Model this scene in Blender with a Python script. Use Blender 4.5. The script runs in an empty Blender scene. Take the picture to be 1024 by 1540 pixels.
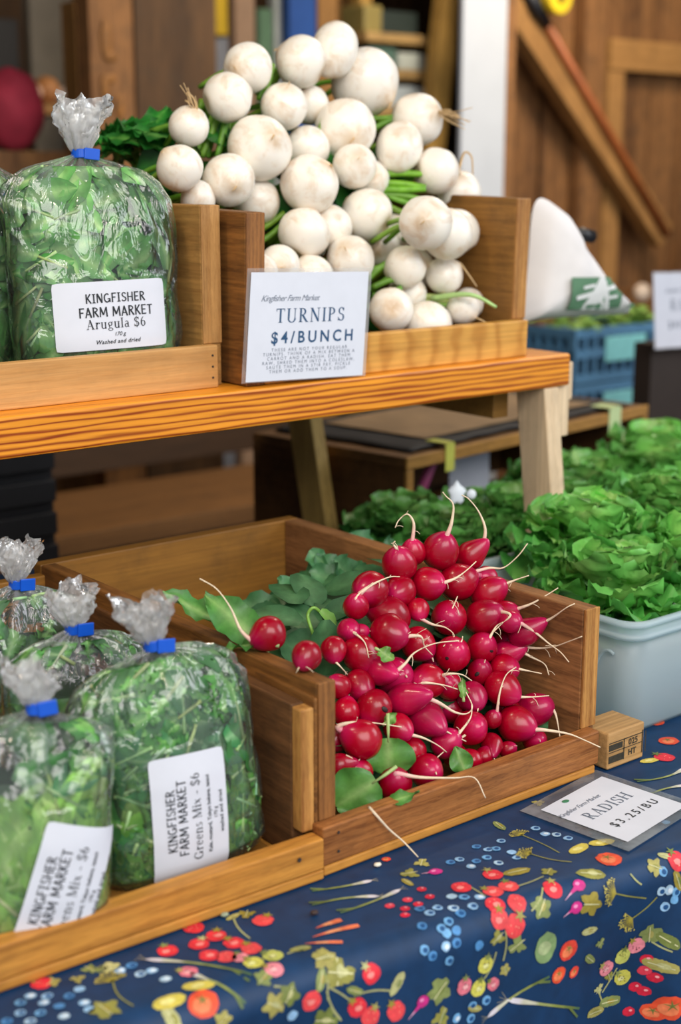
import bpy, math, random
from mathutils import Vector, Matrix, Euler, noise
random.seed(7)
SC = bpy.context.scene
COL = SC.collection
PI = math.pi

# ------------------------------------------------------------------ camera
PITCH, YAW = 0.2293, 0.6843
CAM = Vector((-0.6428, -0.8054, 0.5322))
cd = bpy.data.cameras.new('camera')
cam = bpy.data.objects.new('camera', cd); COL.objects.link(cam)
cam.location = CAM
cam.rotation_euler = (PI/2 - PITCH, 0, -YAW)
cd.sensor_fit = 'VERTICAL'; cd.sensor_height = 36.0; cd.sensor_width = 24.0
cd.lens = 2171.0/1540*36.0
cd.clip_start = 0.02; cd.clip_end = 60
cd.dof.use_dof = True; cd.dof.focus_distance = 1.29; cd.dof.aperture_fstop = 4.2
SC.camera = cam

# ------------------------------------------------------------------ light
SC.view_settings.view_transform = 'Standard'; SC.view_settings.look = 'None'
SC.view_settings.gamma = 1.0; SC.view_settings.exposure = 0.06
SC.cycles.transparent_max_bounces = 24
SC.cycles.max_bounces = 8
w = bpy.data.worlds.new('daylight'); SC.world = w; w.use_nodes = True
bg = w.node_tree.nodes['Background']; bg.inputs[0].default_value = (0.80, 0.88, 1.0, 1); bg.inputs[1].default_value = 0.55
def area(name, loc, target, sx, sy, power, col):
    l = bpy.data.lights.new(name, 'AREA'); l.shape = 'RECTANGLE'; l.size = sx; l.size_y = sy; l.energy = power; l.color = col
    o = bpy.data.objects.new(name, l); COL.objects.link(o); o.location = loc
    o.rotation_euler = (Vector(target) - Vector(loc)).to_track_quat('-Z', 'Y').to_euler(); return o
# daylight coming in through the open market front, and unseen lamps added for glints and back light
area('open_front_daylight', (-0.9, -3.0, 2.3), (0.2, 0.3, 0.2), 3.2, 1.8, 112, (1.0, 0.97, 0.93))
area('open_side_daylight', (2.9, -1.6, 1.7), (0.4, 0.3, 0.2), 1.6, 1.6, 42, (0.92, 0.96, 1.0))
area('back_fill', (2.2, 1.1, 2.0), (2.4, 2.4, 0.5), 0.6, 0.6, 48, (1.0, 0.86, 0.68))  # unseen lamp added to brighten the back of the barn
for bx_, by_, bz_ in ((-0.95, -0.35, 1.5), (-0.45, -0.9, 1.55), (0.15, -1.3, 1.6), (-1.5, 0.1, 1.5)):
    area('glint_bulb', (bx_, by_, bz_), (-0.05, 0.2, 0.2), 0.07, 0.07, 1.6, (1.0, 0.80, 0.52))  # unseen warm bulbs, added for glints on the bag film
area('glint_lamp', (-0.6, 0.25, 1.75), (0.0, 0.4, 0.3), 0.16, 0.16, 6, (1.0, 0.85, 0.62))  # unseen warm lamp overhead, added for highlights on the bags

# ------------------------------------------------------------------ mesh helpers
class MB:
    def __init__(s): s.v = []; s.f = []; s.m = []; s.c = []; s.col = (1, 1, 1, 1)
    def vert(s, p, c=None): s.v.append(tuple(p)); s.c.append(c or s.col); return len(s.v)-1
    def face(s, ids, m=0): s.f.append(tuple(ids)); s.m.append(m)
    def box(s, lo, hi, T=None, m=0):
        x0, y0, z0 = lo; x1, y1, z1 = hi; b = len(s.v)
        for p in ((x0,y0,z0),(x1,y0,z0),(x1,y1,z0),(x0,y1,z0),(x0,y0,z1),(x1,y0,z1),(x1,y1,z1),(x0,y1,z1)):
            s.vert(T(Vector(p)) if T else p)
        for q in ((0,3,2,1),(4,5,6,7),(0,1,5,4),(1,2,6,5),(2,3,7,6),(3,0,4,7)): s.face([b+i for i in q], m)
    def tube(s, pts, rad, n=8, m=0, cap=True, cols=None):
        pts = [Vector(p) for p in pts]; k = len(pts); b = len(s.v)
        if not hasattr(rad, '__len__'): rad = [rad]*k
        t0 = (pts[1]-pts[0]).normalized(); a = t0.orthogonal().normalized()
        for i, p in enumerate(pts):
            t = (pts[min(i+1,k-1)]-pts[max(i-1,0)])
            t = t.normalized() if t.length > 1e-9 else t0
            a = (a - t*a.dot(t)); a = a.normalized() if a.length > 1e-6 else t.orthogonal().normalized()
            c = t.cross(a)
            for j in range(n):
                th = 2*PI*j/n; s.vert(p+(a*math.cos(th)+c*math.sin(th))*rad[i], cols[i] if cols else None)
        for i in range(k-1):
            for j in range(n):
                s.face((b+i*n+j, b+i*n+(j+1)%n, b+(i+1)*n+(j+1)%n, b+(i+1)*n+j), m)
        if cap:
            s.face([b+j for j in range(n)][::-1], m); s.face([b+(k-1)*n+j for j in range(n)], m)
    def grid(s, nu, nv, fn, m=0, wrap=False, cf=None):
        b = len(s.v)
        for i in range(nu):
            for j in range(nv):
                s.vert(fn(i, j), cf(i, j) if cf else None)
        for i in range(nu-1):
            for j in range(nv if wrap else nv-1):
                j2 = (j+1) % nv
                s.face((b+i*nv+j, b+i*nv+j2, b+(i+1)*nv+j2, b+(i+1)*nv+j), m)
    def ball(s, c, r, nu=14, nv=20, m=0, fn=None, cf=None):
        c = Vector(c)
        def g(i, j):
            ph = PI*i/(nu-1); th = 2*PI*j/nv
            p = Vector((math.sin(ph)*math.cos(th), math.sin(ph)*math.sin(th), math.cos(ph)))
            return c + (fn(p) if fn else p*r)
        s.grid(nu, nv, g, m, True, cf)

def world_loc(o):
    p = Vector((0,0,0))
    while o: p += o.location; o = o.parent
    return p
def obj(name, mb, mats, parent=None, smooth=False, bevel=0.0, solid=0.0, sub=0, loc=None):
    """one mesh object from a builder holding world coordinates"""
    me = bpy.data.meshes.new(name)
    org = world_loc(parent) if parent else Vector(loc or (0,0,0))
    off = org
    me.from_pydata([(v[0]-off.x, v[1]-off.y, v[2]-off.z) for v in mb.v], [], mb.f)
    if not isinstance(mats, (list, tuple)): mats = [mats]
    for mt in mats: me.materials.append(mt)
    me.polygons.foreach_set('material_index', mb.m)
    if smooth: me.polygons.foreach_set('use_smooth', [True]*len(mb.f))
    ca = me.color_attributes.new('Col', 'FLOAT_COLOR', 'POINT')
    ca.data.foreach_set('color', [x for c in mb.c for x in c])
    me.update()
    o = bpy.data.objects.new(name, me); COL.objects.link(o)
    if parent: o.parent = parent
    else: o.location = org
    if solid:
        k = o.modifiers.new('thickness', 'SOLIDIFY'); k.thickness = solid; k.offset = 0
    if bevel:
        k = o.modifiers.new('bevel', 'BEVEL'); k.width = bevel; k.segments = 2; k.limit_method = 'ANGLE'
    if sub:
        k = o.modifiers.new('subdivision', 'SUBSURF'); k.levels = sub; k.render_levels = sub
    return o
def tag(o, label, cat, group=None, kind=None):
    o['label'] = label; o['category'] = cat
    if group: o['group'] = group
    if kind: o['kind'] = kind
    return o
def thing(name, label, cat, loc, group=None):
    o = bpy.data.objects.new(name, None); COL.objects.link(o); o.location = loc; o.empty_display_size = .02
    return tag(o, label, cat, group)
def struct(o): o['kind'] = 'structure'; return o
def boxobj(name, lo, hi, mat, parent=None, T=None, bevel=0.0015, loc=None):
    mb = MB(); mb.box(lo, hi, T)
    if not parent and loc is None:
        loc = ((lo[0]+hi[0])/2, (lo[1]+hi[1])/2, lo[2])
        if T: loc = T(Vector(loc))
    return obj(name, mb, mat, parent, bevel=bevel, loc=loc)

# ------------------------------------------------------------------ materials
def newmat(name):
    m = bpy.data.materials.new(name); m.use_nodes = True
    nt = m.node_tree; nt.nodes.clear()
    out = nt.nodes.new('ShaderNodeOutputMaterial')
    return m, nt, out
class NT:
    def __init__(s, nt): s.nt = nt
    def n(s, t, **kw):
        x = s.nt.nodes.new(t)
        for k, v in kw.items(): setattr(x, k, v)
        return x
    def l(s, a, b): s.nt.links.new(a, b)
    def mix(s, f, a, b, mode='MIX'):
        x = s.n('ShaderNodeMix', data_type='RGBA', blend_type=mode)
        for sock, v in ((x.inputs[0], f), (x.inputs[6], a), (x.inputs[7], b)):
            if hasattr(v, 'is_output'): s.l(v, sock)
            elif hasattr(v, '__len__'): sock.default_value = tuple(v) if len(v) == 4 else (*v, 1)
            else: sock.default_value = v
        return x.outputs[2]
    def ramp(s, f, stops):
        x = s.n('ShaderNodeValToRGB'); cr = x.color_ramp
        while len(cr.elements) < len(stops): cr.elements.new(0.5)
        for e, (p, c) in zip(cr.elements, stops):
            e.position = p; e.color = (c, c, c, 1) if not hasattr(c, '__len__') else (*c[:3], 1)
        s.l(f, x.inputs[0]); return x.outputs[0]
    def noise(s, vec, scale, detail=3, rough=.55, dist=0):
        x = s.n('ShaderNodeTexNoise'); x.inputs['Scale'].default_value = scale; x.inputs['Detail'].default_value = detail
        x.inputs['Roughness'].default_value = rough; x.inputs['Distortion'].default_value = dist
        s.l(vec, x.inputs['Vector']); return x.outputs['Fac']
    def coord(s, scale=(1,1,1), rnd=0.0):
        tc = s.n('ShaderNodeTexCoord'); v = tc.outputs['Object']
        if rnd:
            oi = s.n('ShaderNodeObjectInfo'); mm = s.n('ShaderNodeMath', operation='MULTIPLY'); mm.inputs[1].default_value = rnd
            s.l(oi.outputs['Random'], mm.inputs[0])
            ad = s.n('ShaderNodeVectorMath', operation='ADD'); s.l(v, ad.inputs[0]); s.l(mm.outputs[0], ad.inputs[1]); v = ad.outputs[0]
        mp = s.n('ShaderNodeMapping'); mp.inputs['Scale'].default_value = scale; s.l(v, mp.inputs['Vector'])
        return mp.outputs[0]
    def bsdf(s, out, rough=.5, **kw):
        b = s.n('ShaderNodeBsdfPrincipled'); b.inputs['Roughness'].default_value = rough
        for k, v in kw.items():
            if k in b.inputs: b.inputs[k].default_value = v
        s.l(b.outputs[0], out.inputs[0]); return b
    def bump(s, h, b, strength=.3, dist=.001):
        x = s.n('ShaderNodeBump'); x.inputs['Strength'].default_value = strength; x.inputs['Distance'].default_value = dist
        s.l(h, x.inputs['Height']); s.l(x.outputs[0], b.inputs['Normal'])
def lin(h):
    """display hex -> scene linear"""
    r = [int(h[i:i+2], 16)/255 for i in (0, 2, 4)]
    return tuple(x/12.92 if x <= .04045 else ((x+.055)/1.055)**2.4 for x in r)
_wood = {}
def wood(axis, light, dark, period=.010, contrast=.6, warp=5.0, stain=.25, band='Z', rough=.6, fibre=.35, staincol=(.05,.03,.015), wavy=.35, along=.12, wscale=13, wdet=2.0, prof='SIN'):
    key = (axis, light, dark, period, contrast, warp, stain, band, wavy, wscale)
    if key in _wood: return _wood[key]
    m, nt, out = newmat('wood_'+axis.lower()); N = NT(nt)
    ax = 'XYZ'.index(axis)
    sc = [1, 1, 1]; sc[ax] = along
    v = N.coord(tuple(sc), rnd=7.0)
    wv = N.n('ShaderNodeTexWave', wave_type='BANDS', bands_direction=band, wave_profile=prof)
    wv.inputs['Scale'].default_value = .314/period; wv.inputs['Distortion'].default_value = warp
    wv.inputs['Detail'].default_value = wdet; wv.inputs['Detail Scale'].default_value = wscale; wv.inputs['Detail Roughness'].default_value = .5
    N.l(v, wv.inputs['Vector'])
    s3 = [.55/period]*3; s3[ax] *= .05
    stk = N.ramp(N.noise(N.coord(tuple(s3), rnd=9.0), 1.0, 4, .6, .3), [(.38, 0), (.62, 1)])
    g = N.mix(wavy, stk, N.ramp(wv.outputs['Fac'], [(0.0, 0.0), (.55, .25), (1.0, 1.0)]))
    s2 = [260, 260, 260]; s2[ax] = 9
    fb = N.noise(N.coord(tuple(s2), rnd=3.0), 1.0, 3, .6)
    c = N.mix(g, lin(light), lin(dark))
    cc = N.mix(contrast, lin(light), c)
    fr = N.ramp(fb, [(.25, 1-fibre), (.75, 1.12)])
    c = N.mix(1.0, cc, fr, 'MULTIPLY')
    st = N.noise(N.coord((1,1,1), rnd=5.0), 22, 4, .65)
    sf = N.ramp(st, [(.5, 0.0), (.75, 1.0)])
    mm = N.n('ShaderNodeMath', operation='MULTIPLY'); mm.inputs[1].default_value = stain; N.l(sf, mm.inputs[0])
    c = N.mix(mm.outputs[0], c, staincol)
    b = N.bsdf(out, rough); N.l(c, b.inputs['Base Color'])
    b.inputs['Specular IOR Level'].default_value = .35
    N.bump(fb, b, .35, .0006)
    _wood[key] = m; return m
def plain(name, hexcol, rough=.5, var=.12, scale=30, **kw):
    m, nt, out = newmat(name); N = NT(nt); b = N.bsdf(out, rough, **kw)
    n_ = N.noise(N.coord(rnd=4.0), scale, 3)
    f = N.ramp(n_, [(.3, 1-var), (.7, 1+var*.5)])
    N.l(N.mix(1.0, lin(hexcol), f, 'MULTIPLY'), b.inputs['Base Color']); return m
def colmat(name, rough=.45, var=.25, scale=60, sss=0.0, trans=0.0, bump=.2, spec=.5, coat=0.0):
    """colour comes from the mesh's own Col attribute, with fine mottling"""
    m, nt, out = newmat(name); N = NT(nt); b = N.bsdf(out, rough)
    at = N.n('ShaderNodeAttribute', attribute_name='Col')
    n_ = N.noise(N.coord(rnd=4.0), scale, 4)
    f = N.ramp(n_, [(.25, 1-var), (.75, 1+var)])
    c = N.mix(1.0, at.outputs['Color'], f, 'MULTIPLY')
    N.l(c, b.inputs['Base Color']); b.inputs['Specular IOR Level'].default_value = spec
    if sss:
        b.inputs['Subsurface Weight'].default_value = sss; b.inputs['Subsurface Radius'].default_value = (.006,.004,.002)
        b.inputs['Subsurface Scale'].default_value = 1.0
    if coat: b.inputs['Coat Weight'].default_value = coat; b.inputs['Coat Roughness'].default_value = .12
    if bump: N.bump(n_, b, bump, .001)
    if trans:
        t = N.n('ShaderNodeBsdfTranslucent'); N.l(c, t.inputs[0])
        mx = N.n('ShaderNodeMixShader'); mx.inputs[0].default_value = trans
        N.l(b.outputs[0], mx.inputs[1]); N.l(t.outputs[0], mx.inputs[2]); N.l(mx.outputs[0], out.inputs[0])
    return m
def film(name, haze=.06, crinkle=.5, scale=55, tint=(1,1,1), rough=.07, gloss=1.6):
    m, nt, out = newmat(name); N = NT(nt)
    v = N.coord((1,1,.45), rnd=3.0)
    h = N.noise(v, scale, 3, .6, 1.5)
    bp = N.n('ShaderNodeBump'); bp.inputs['Strength'].default_value = crinkle; bp.inputs['Distance'].default_value = .004; N.l(h, bp.inputs['Height'])
    tr = N.n('ShaderNodeBsdfTransparent'); tr.inputs[0].default_value = (*tint, 1)
    df = N.n('ShaderNodeBsdfTranslucent'); df.inputs[0].default_value = (.95,.97,.98,1)
    d2 = N.n('ShaderNodeBsdfDiffuse'); d2.inputs[0].default_value = (.9,.92,.93,1)
    dm = N.n('ShaderNodeMixShader'); dm.inputs[0].default_value = .5; N.l(df.outputs[0], dm.inputs[1]); N.l(d2.outputs[0], dm.inputs[2])
    hz = N.noise(v, 14, 4, .65); hf = N.ramp(hz, [(.35, haze*.45), (.75, haze*2.0)])
    at = N.n('ShaderNodeAttribute', attribute_name='Col'); hf = N.mix(1.0, hf, at.outputs['Color'], 'MULTIPLY')
    m1 = N.n('ShaderNodeMixShader'); N.l(hf, m1.inputs[0]); N.l(tr.outputs[0], m1.inputs[1]); N.l(dm.outputs[0], m1.inputs[2])
    gl = N.n('ShaderNodeBsdfGlossy'); gl.inputs['Roughness'].default_value = rough; gl.inputs[0].default_value = (1,1,1,1); N.l(bp.outputs[0], gl.inputs['Normal'])
    fr = N.n('ShaderNodeFresnel'); fr.inputs[0].default_value = 1.45; N.l(bp.outputs[0], fr.inputs['Normal'])
    mu = N.n('ShaderNodeMath', operation='MULTIPLY', use_clamp=True); mu.inputs[1].default_value = gloss; N.l(fr.outputs[0], mu.inputs[0])
    m2 = N.n('ShaderNodeMixShader'); N.l(mu.outputs[0], m2.inputs[0]); N.l(m1.outputs[0], m2.inputs[1]); N.l(gl.outputs[0], m2.inputs[2])
    N.l(m2.outputs[0], out.inputs[0]); return m

M_PAPER = plain('paper', 'D6D9E3', .55, .03, 40)
M_INK = plain('ink_black', '1B2027', .6, 0)
M_INKB = plain('ink_navy', '1D4A70', .6, 0)
M_INKG = plain('ink_grey', '6C7686', .6, 0)
M_BLUE = plain('blue_tape', '0F55C8', .35, .08)
M_LAM = film('laminate', haze=.30, crinkle=.05, rough=.12, gloss=.8)
M_NAIL = plain('nail_head', '3A3430', .45, .2, 200)
M_FILM = film('bag_film', haze=.05, crinkle=.75, scale=48, rough=.045, gloss=1.7)
M_FILMTOP = film('bag_film_gathered', haze=.36, crinkle=1.0, scale=95, rough=.06, gloss=1.1)
M_LEAF = colmat('leaf', .42, .3, 90, trans=.22, bump=.35)
M_LETT = colmat('lettuce_leaf', .38, .28, 50, trans=.30, bump=.25)
M_STALK = colmat('green_stalk', .35, .15, 80, bump=.1)

# ------------------------------------------------------------------ wood kinds
W_PLANK = wood('X', 'EE9A2A', '8A3408', .0062, 1.0, 2.6, .06, 'Z', .40, .10, wavy=.88, along=.07, wscale=4, wdet=.5)
W_PLANKT = wood('X', 'C98A3C', '8A5524', .012, .6, 5, .2, 'Y', .55)
W_PINE = wood('X', 'D2A062', 'B37B3C', .010, .5, 4, .15, 'Z', .55, .2)
W_PINEW = wood('X', 'DFA650', 'A8691F', .030, .8, 2.6, .12, 'X', .5, .2, wavy=.6, along=.9, wscale=4, wdet=0.0)
W_OAK = wood('X', 'B4743C', '64340F', .007, .85, 6, .3, 'Z', .55, .3)
W_HONEY = wood('X', 'D0903E', '8A4F1A', .009, .7, 5, .2, 'Z', .5, .25)
W_DIVY = wood('Y', '9A6630', '4A2A10', .014, .8, 6, .5, 'Z', .6, .35)
W_DIVDK = wood('Y', '7A5230', '3C2412', .012, .7, 8, .55, 'Z', .62, .4)
W_BACK = wood('X', '9C6C2C', '6B441A', .02, .5, 4, .3, 'Z', .55, .25)
W_ENDV = wood('Z', 'CC9550', '80491C', .0055, .85, 4, .25, 'X', .55, .25)
W_ENDD = wood('Z', 'A06A36', '54311A', .005, .75, 5, .4, 'X', .6, .3)
W_RIGHT = wood('Y', 'A87446', '5E3A1E', .012, .8, 7, .3, 'Z', .6, .35)
W_LEG = wood('Z', 'E4CAA8', 'BC9A74', .012, .45, 4, .3, 'X', .65, .2, (.16,.11,.08))
W_YEL = wood('Z', 'D3AF62', '9F7A3A', .012, .5, 4, .2, 'X', .6, .25)
W_BOX = wood('X', '6A4826', '38240F', .014, .6, 6, .5, 'Z', .65, .35)
W_BOXE = wood('X', 'AD7E3C', '7E5726', .010, .5, 5, .25, 'Z', .6, .25)
W_BARN = wood('Z', '94663A', '4A2C14', .05, .85, 8, .5, 'X', .75, .4)
W_BARND = wood('Z', '5C4024', '2C1B0C', .06, .7, 8, .5, 'X', .75, .4)
W_BARNT = wood('Z', 'A87A44', '7A5328', .05, .5, 6, .3, 'X', .7, .3)

# ------------------------------------------------------------------ the room
M_FLOOR = plain('floor_concrete', '6E675E', .85, .25, 6)
M_CEIL = plain('ceiling_boards', '5A4430', .85, .25, 5)
struct(boxobj('floor', (-3.2, -3.6, -.82), (5.4, 4.4, -.78), M_FLOOR, bevel=0))
struct(boxobj('ceiling', (-3.2, -.2, 2.5), (5.4, 4.4, 2.56), M_CEIL, bevel=0))
mb = MB()
x = 2.56; k = 0
random.seed(3)
while x < 5.2:
    wd = random.uniform(.10, .17); y = 2.42 + random.uniform(0, .02)
    mb.box((x, y, -.78), (x+wd-.006, y+.03, 2.5)); x += wd; k += 1
struct(obj('wall_back', mb, W_BARN))
mb = MB(); x = -3.2
while x < 5.3:
    wd = random.uniform(.14, .2); mb.box((x, 4.2+random.uniform(0,.02), -.78), (x+wd-.008, 4.25, 2.5)); x += wd
struct(obj('wall_rear', mb, W_BARND))
struct(boxobj('wall_left', (-3.2, .6, -.78), (-3.14, 4.4, 2.5), W_BARND, bevel=0))
struct(boxobj('wall_right', (5.34, -1.0, -.78), (5.4, 4.4, 2.5), W_BARN, bevel=0))
# frame timbers of the barn wall
def beam(name, a, b, wx, wy, mat, label, cat='post', **kw):
    a, b = Vector(a), Vector(b); z = (b-a).normalized(); yv = Vector((0,1,0)); xv = yv.cross(z).normalized(); yv = z.cross(xv)
    L = (b-a).length; mb = MB()
    mb.box((-wx/2, -wy/2, 0), (wx/2, wy/2, L), lambda p: a + xv*p.x + yv*p.y + z*p.z)
    o = obj(name, mb, mat, None, bevel=.004, loc=a)
    return tag(o, label, cat, **kw) if label else struct(o)
M_WHITE = plain('white_paint', 'B6BAC0', .55, .05, 8)
post = thing('barn_post', 'tall white painted post with a bare brown edge, behind the turnips', 'post', (2.02, 1.92, -.78))
boxobj('painted_face', (1.945, 1.89, -.78), (2.10, 1.905, 2.5), M_WHITE, post, bevel=.003)
boxobj('bare_timber', (2.045, 1.906, -.78), (2.150, 2.0, 2.5), W_BARN, post, bevel=.003)
beam('diagonal_brace', (2.42, 2.33, 1.14), (3.30, 2.33, .33), .09, .055, W_BARNT, 'brown diagonal wooden brace across the barn wall behind the hoe handle', 'brace')
beam('wall_stud', (2.98, 2.39, -.78), (2.98, 2.39, 2.5), .10, .05, W_BARN, 'upright brown stud on the barn wall left of the recessed panel', 'stud')
fr = thing('wall_frame', 'tan wooden frame around a recessed panel on the barn wall at the far right', 'frame', (3.5, 2.36, -.78))
boxobj('frame_rail', (3.06, 2.37, .86), (4.4, 2.415, .955), wood('X', 'B3834A', '845A2C', .04, .5), fr)
boxobj('frame_stile', (3.06, 2.375, -.78), (3.135, 2.415, .859), W_BARNT, fr)
beam('leaning_board', (3.30, 2.18, -.2), (3.56, 2.22, .40), .12, .03, W_BARNT, 'tan board leaning on the barn wall behind the white sign', 'board')

# ------------------------------------------------------------------ table under the cloth
tb = thing('market_table', 'long market table hidden under the blue patterned cloth', 'table', (.3, .4, -.78))
boxobj('tabletop', (-.75, -.10, -.035), (1.9, 1.0, -.004), W_BACK, tb, T=lambda p: Vector((p.x, p.y - .15*(p.x+.02) + .02 if p.y < 0 else p.y, p.z)))
for lx in (-.68, 1.84):
    for ly in ((.05 if lx < 0 else -.22), .94): boxobj('leg', (lx-.025, ly-.025, -.78), (lx+.025, ly+.025, -.036), W_BACK, tb)

# ------------------------------------------------------------------ the stand with its upper shelf
st = thing('shelf_stand', 'wooden stand carrying an orange grained shelf over the lower crates', 'shelf', (.2, .55, 0))
boxobj('front_plank', (-.80, .345, .2886), (.648, .40, .3266), W_PLANK, st, bevel=.003)
boxobj('shelf_board', (-.80, .402, .2986), (.648, .60, .3266), W_PLANKT, st)
boxobj('shelf_board', (-.80, .604, .2986), (.648, .86, .3266), W_PLANKT, st)
boxobj('bearer', (.578, .402, .248), (.603, .86, .2976), W_BOXE, st)
boxobj('bearer', (-.76, .402, .248), (-.735, .86, .2976), W_BOXE, st)
def leg(name, top, bot, wx, wy, mat):
    top, bot = Vector(top), Vector(bot)
    def T(p):
        f = (p.z-bot.z)/(top.z-bot.z); c = bot.lerp(top, f); return Vector((c.x+p.x, c.y+p.y, p.z))
    mb = MB(); mb.box((0, 0, bot.z), (wx, wy, top.z), T); return obj(name, mb, mat, st, bevel=.0015)
leg('front_leg', (.606, .347, .288), (.606, .3095, 0), .024, .047, W_LEG)
leg('front_leg', (-.76, .347, .288), (-.76, .3095, 0), .024, .047, W_LEG)
leg('rear_leg', (.604, .815, .2976), (.604, .745, 0), .022, .055, W_YEL)
leg('rear_leg', (-.735, .815, .2976), (-.735, .745, 0), .022, .055, W_YEL)
boxobj('bag_arm', (.6485, .585, .300), (.80, .61, .3255), W_BOX, st)
boxobj('bag_post', (.775, .585, .326), (.80, .61, .47), W_BOX, st)
boxobj('cleat', (.6325, .352, .226), (.656, .375, .288), W_LEG, st, bevel=.002)
boxobj('cleat', (.6505, .358, .268), (.668, .376, .314), W_LEG, st, bevel=.002)

# ------------------------------------------------------------------ crates
def crate(name, label, loc, parts, nails=()):
    c = thing(name, label, 'crate', loc)
    for nm, lo, hi, mat, T, lab in parts:
        o = boxobj(nm, lo, hi, mat, c, T)
        if lab: o['label'] = lab
    return c
cr = crate('wooden_crate', 'brown wooden crate on the table filled with red radishes', (.16, .23, 0), [
    ('base_strip', (-.002, 0, .0005), (.314, .47, .0085), W_HONEY, None, None),
    ('front_board', (-.003, 0, .009), (.318, .0145, .041), W_OAK, None, None),
    ('side_board', (.003, .015, .009), (.0195, .458, .154), W_ENDD if False else W_DIVY, None, None),
    ('side_board', (.307, .015, .009), (.3265, .458, .154), W_RIGHT, None, None),
    ('back_board', (.003, .4585, .009), (.3265, .474, .154), W_BACK, None, None),
    ('bottom_board', (.020, .015, .009), (.3065, .458, .013), W_BACK, None, None)])
# end grain faces of the two dividers, seen from the front
boxobj('side_end', (.0032, .0125, .0412), (.0193, .0149, .1538), W_ENDD, cr, bevel=.0005)
boxobj('side_end', (.3072, .0125, .0412), (.3263, .0149, .1538), W_ENDV, cr, bevel=.0005)
def nails(parent, pts, r=.0012, mat=M_NAIL):
    for p in pts:
        mb = MB(); mb.tube([p, (p[0], p[1]-.0008, p[2])], r, 8); obj('nail', mb, mat, parent, smooth=False)
nails(cr, [(.012, -.0001, .034), (.012, -.0001, .018)])
Tg = Matrix.Rotation(-math.radians(2.4), 4, 'Z')
TG = lambda p: Tg @ p
cg = crate('wooden_crate', 'wooden crate of bagged greens at the lower left with a honey coloured front rail', (-.2, .24, 0), [
    ('base_strip', (-.60, -.003, .0005), (-.004, .46, .0085), W_HONEY, TG, None),
    ('front_board', (-.60, -.003, .009), (-.004, .013, .0345), W_HONEY, TG, None),
    ('side_board', (-.0135, .0267, .009), (-.0012, .45, .137), W_DIVDK, TG, None),
    ('side_board', (-.60, .0135, .009), (-.585, .45, .137), W_DIVDK, TG, None),
    ('back_board', (-.60, .4505, .009), (-.0085, .464, .145), W_BACK, TG, None),
    ('bottom_board', (-.584, .0135, .009), (-.0205, .45, .013), W_BACK, TG, None),
    ('corner_cleat', (-.0135, .0135, .0348), (-.0012, .0265, .136), W_ENDV, TG, None)])
nails(cg, [(TG(Vector((-.028, -.0032, .024))))[:]], .0018)
boxobj('top_rail', (-.0010, .0135, .010), (.0026, .45, .143), W_DIVY, cg, TG)
# stamped block beside the radish crate
blk = thing('wood_block', 'short pale wood block with a black stamp, at the right foot of the radish crate', 'wood block', (.348, .02, 0))
boxobj('block', (.3272, -.003, .0005), (.378, .036, .036), wood('X', 'CDA068', 'A2763F', .008, .5, 5, .2), blk)
# upper shelf crates
TT = Matrix.Translation((0, .360, .3268)) @ Matrix.Rotation(math.radians(1.6), 4, 'X') @ Matrix.Translation((0, -.352, -.3268))
TU = lambda p: TT @ p
ct = crate('wooden_crate', 'wooden crate on the upper shelf holding the pile of white turnips', (.39, .5, .3266), [
    ('front_board', (.2095, .352, .3268), (.588, .366, .3685), W_PINEW, TU, None),
    ('side_board', (.1865, .3535, .3268), (.2090, .64, .497), W_DIVY, TU, None),
    ('side_board', (.574, .3665, .3268), (.596, .64, .506), wood('Y', 'A07036', '664218', .010, .55, 6, .4), TU, None),
    ('back_board', (.2093, .6265, .3268), (.5735, .64, .506), W_BACK, TU, None),
    ('bottom_board', (.2093, .3665, .3268), (.5735, .626, .331), W_BACK, TU, None),
    ('side_end', (.1867, .3515, .3270), (.2088, .3534, .4968), W_ENDD, TU, None),
    ('side_end', (.5742, .3645, .3690), (.5958, .3664, .5058), W_ENDV, TU, None)])
ca = crate('wooden_crate', 'pale pine crate on the upper shelf holding bags of arugula', (-.1, .5, .3266), [
    ('front_board', (-.62, .376, .3268), (.165, .388, .369), W_PINE, None, None),
    ('side_board', (.155, .3885, .3268), (.1775, .64, .504), wood('Y', 'B98A4C', '7E5428', .012, .6, 7, .35), None, None),
    ('side_board', (-.62, .3885, .3268), (-.60, .64, .504), W_DIVY, None, None),
    ('back_board', (-.5995, .626, .3268), (.1545, .64, .504), W_BACK, None, None),
    ('bottom_board', (-.5995, .3885, .3268), (.1545, .6255, .331), W_BACK, None, None),
    ('side_end', (.1552, .3865, .3692), (.1773, .3884, .5038), wood('Z', 'C9975A', '93622F', .0045, .75, 7, .2, 'X', .55), None, None)])
nails(ca, [(.158, .3759, .359), (.158, .3759, .348), (.158, .3759, .337)], .0011)

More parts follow.
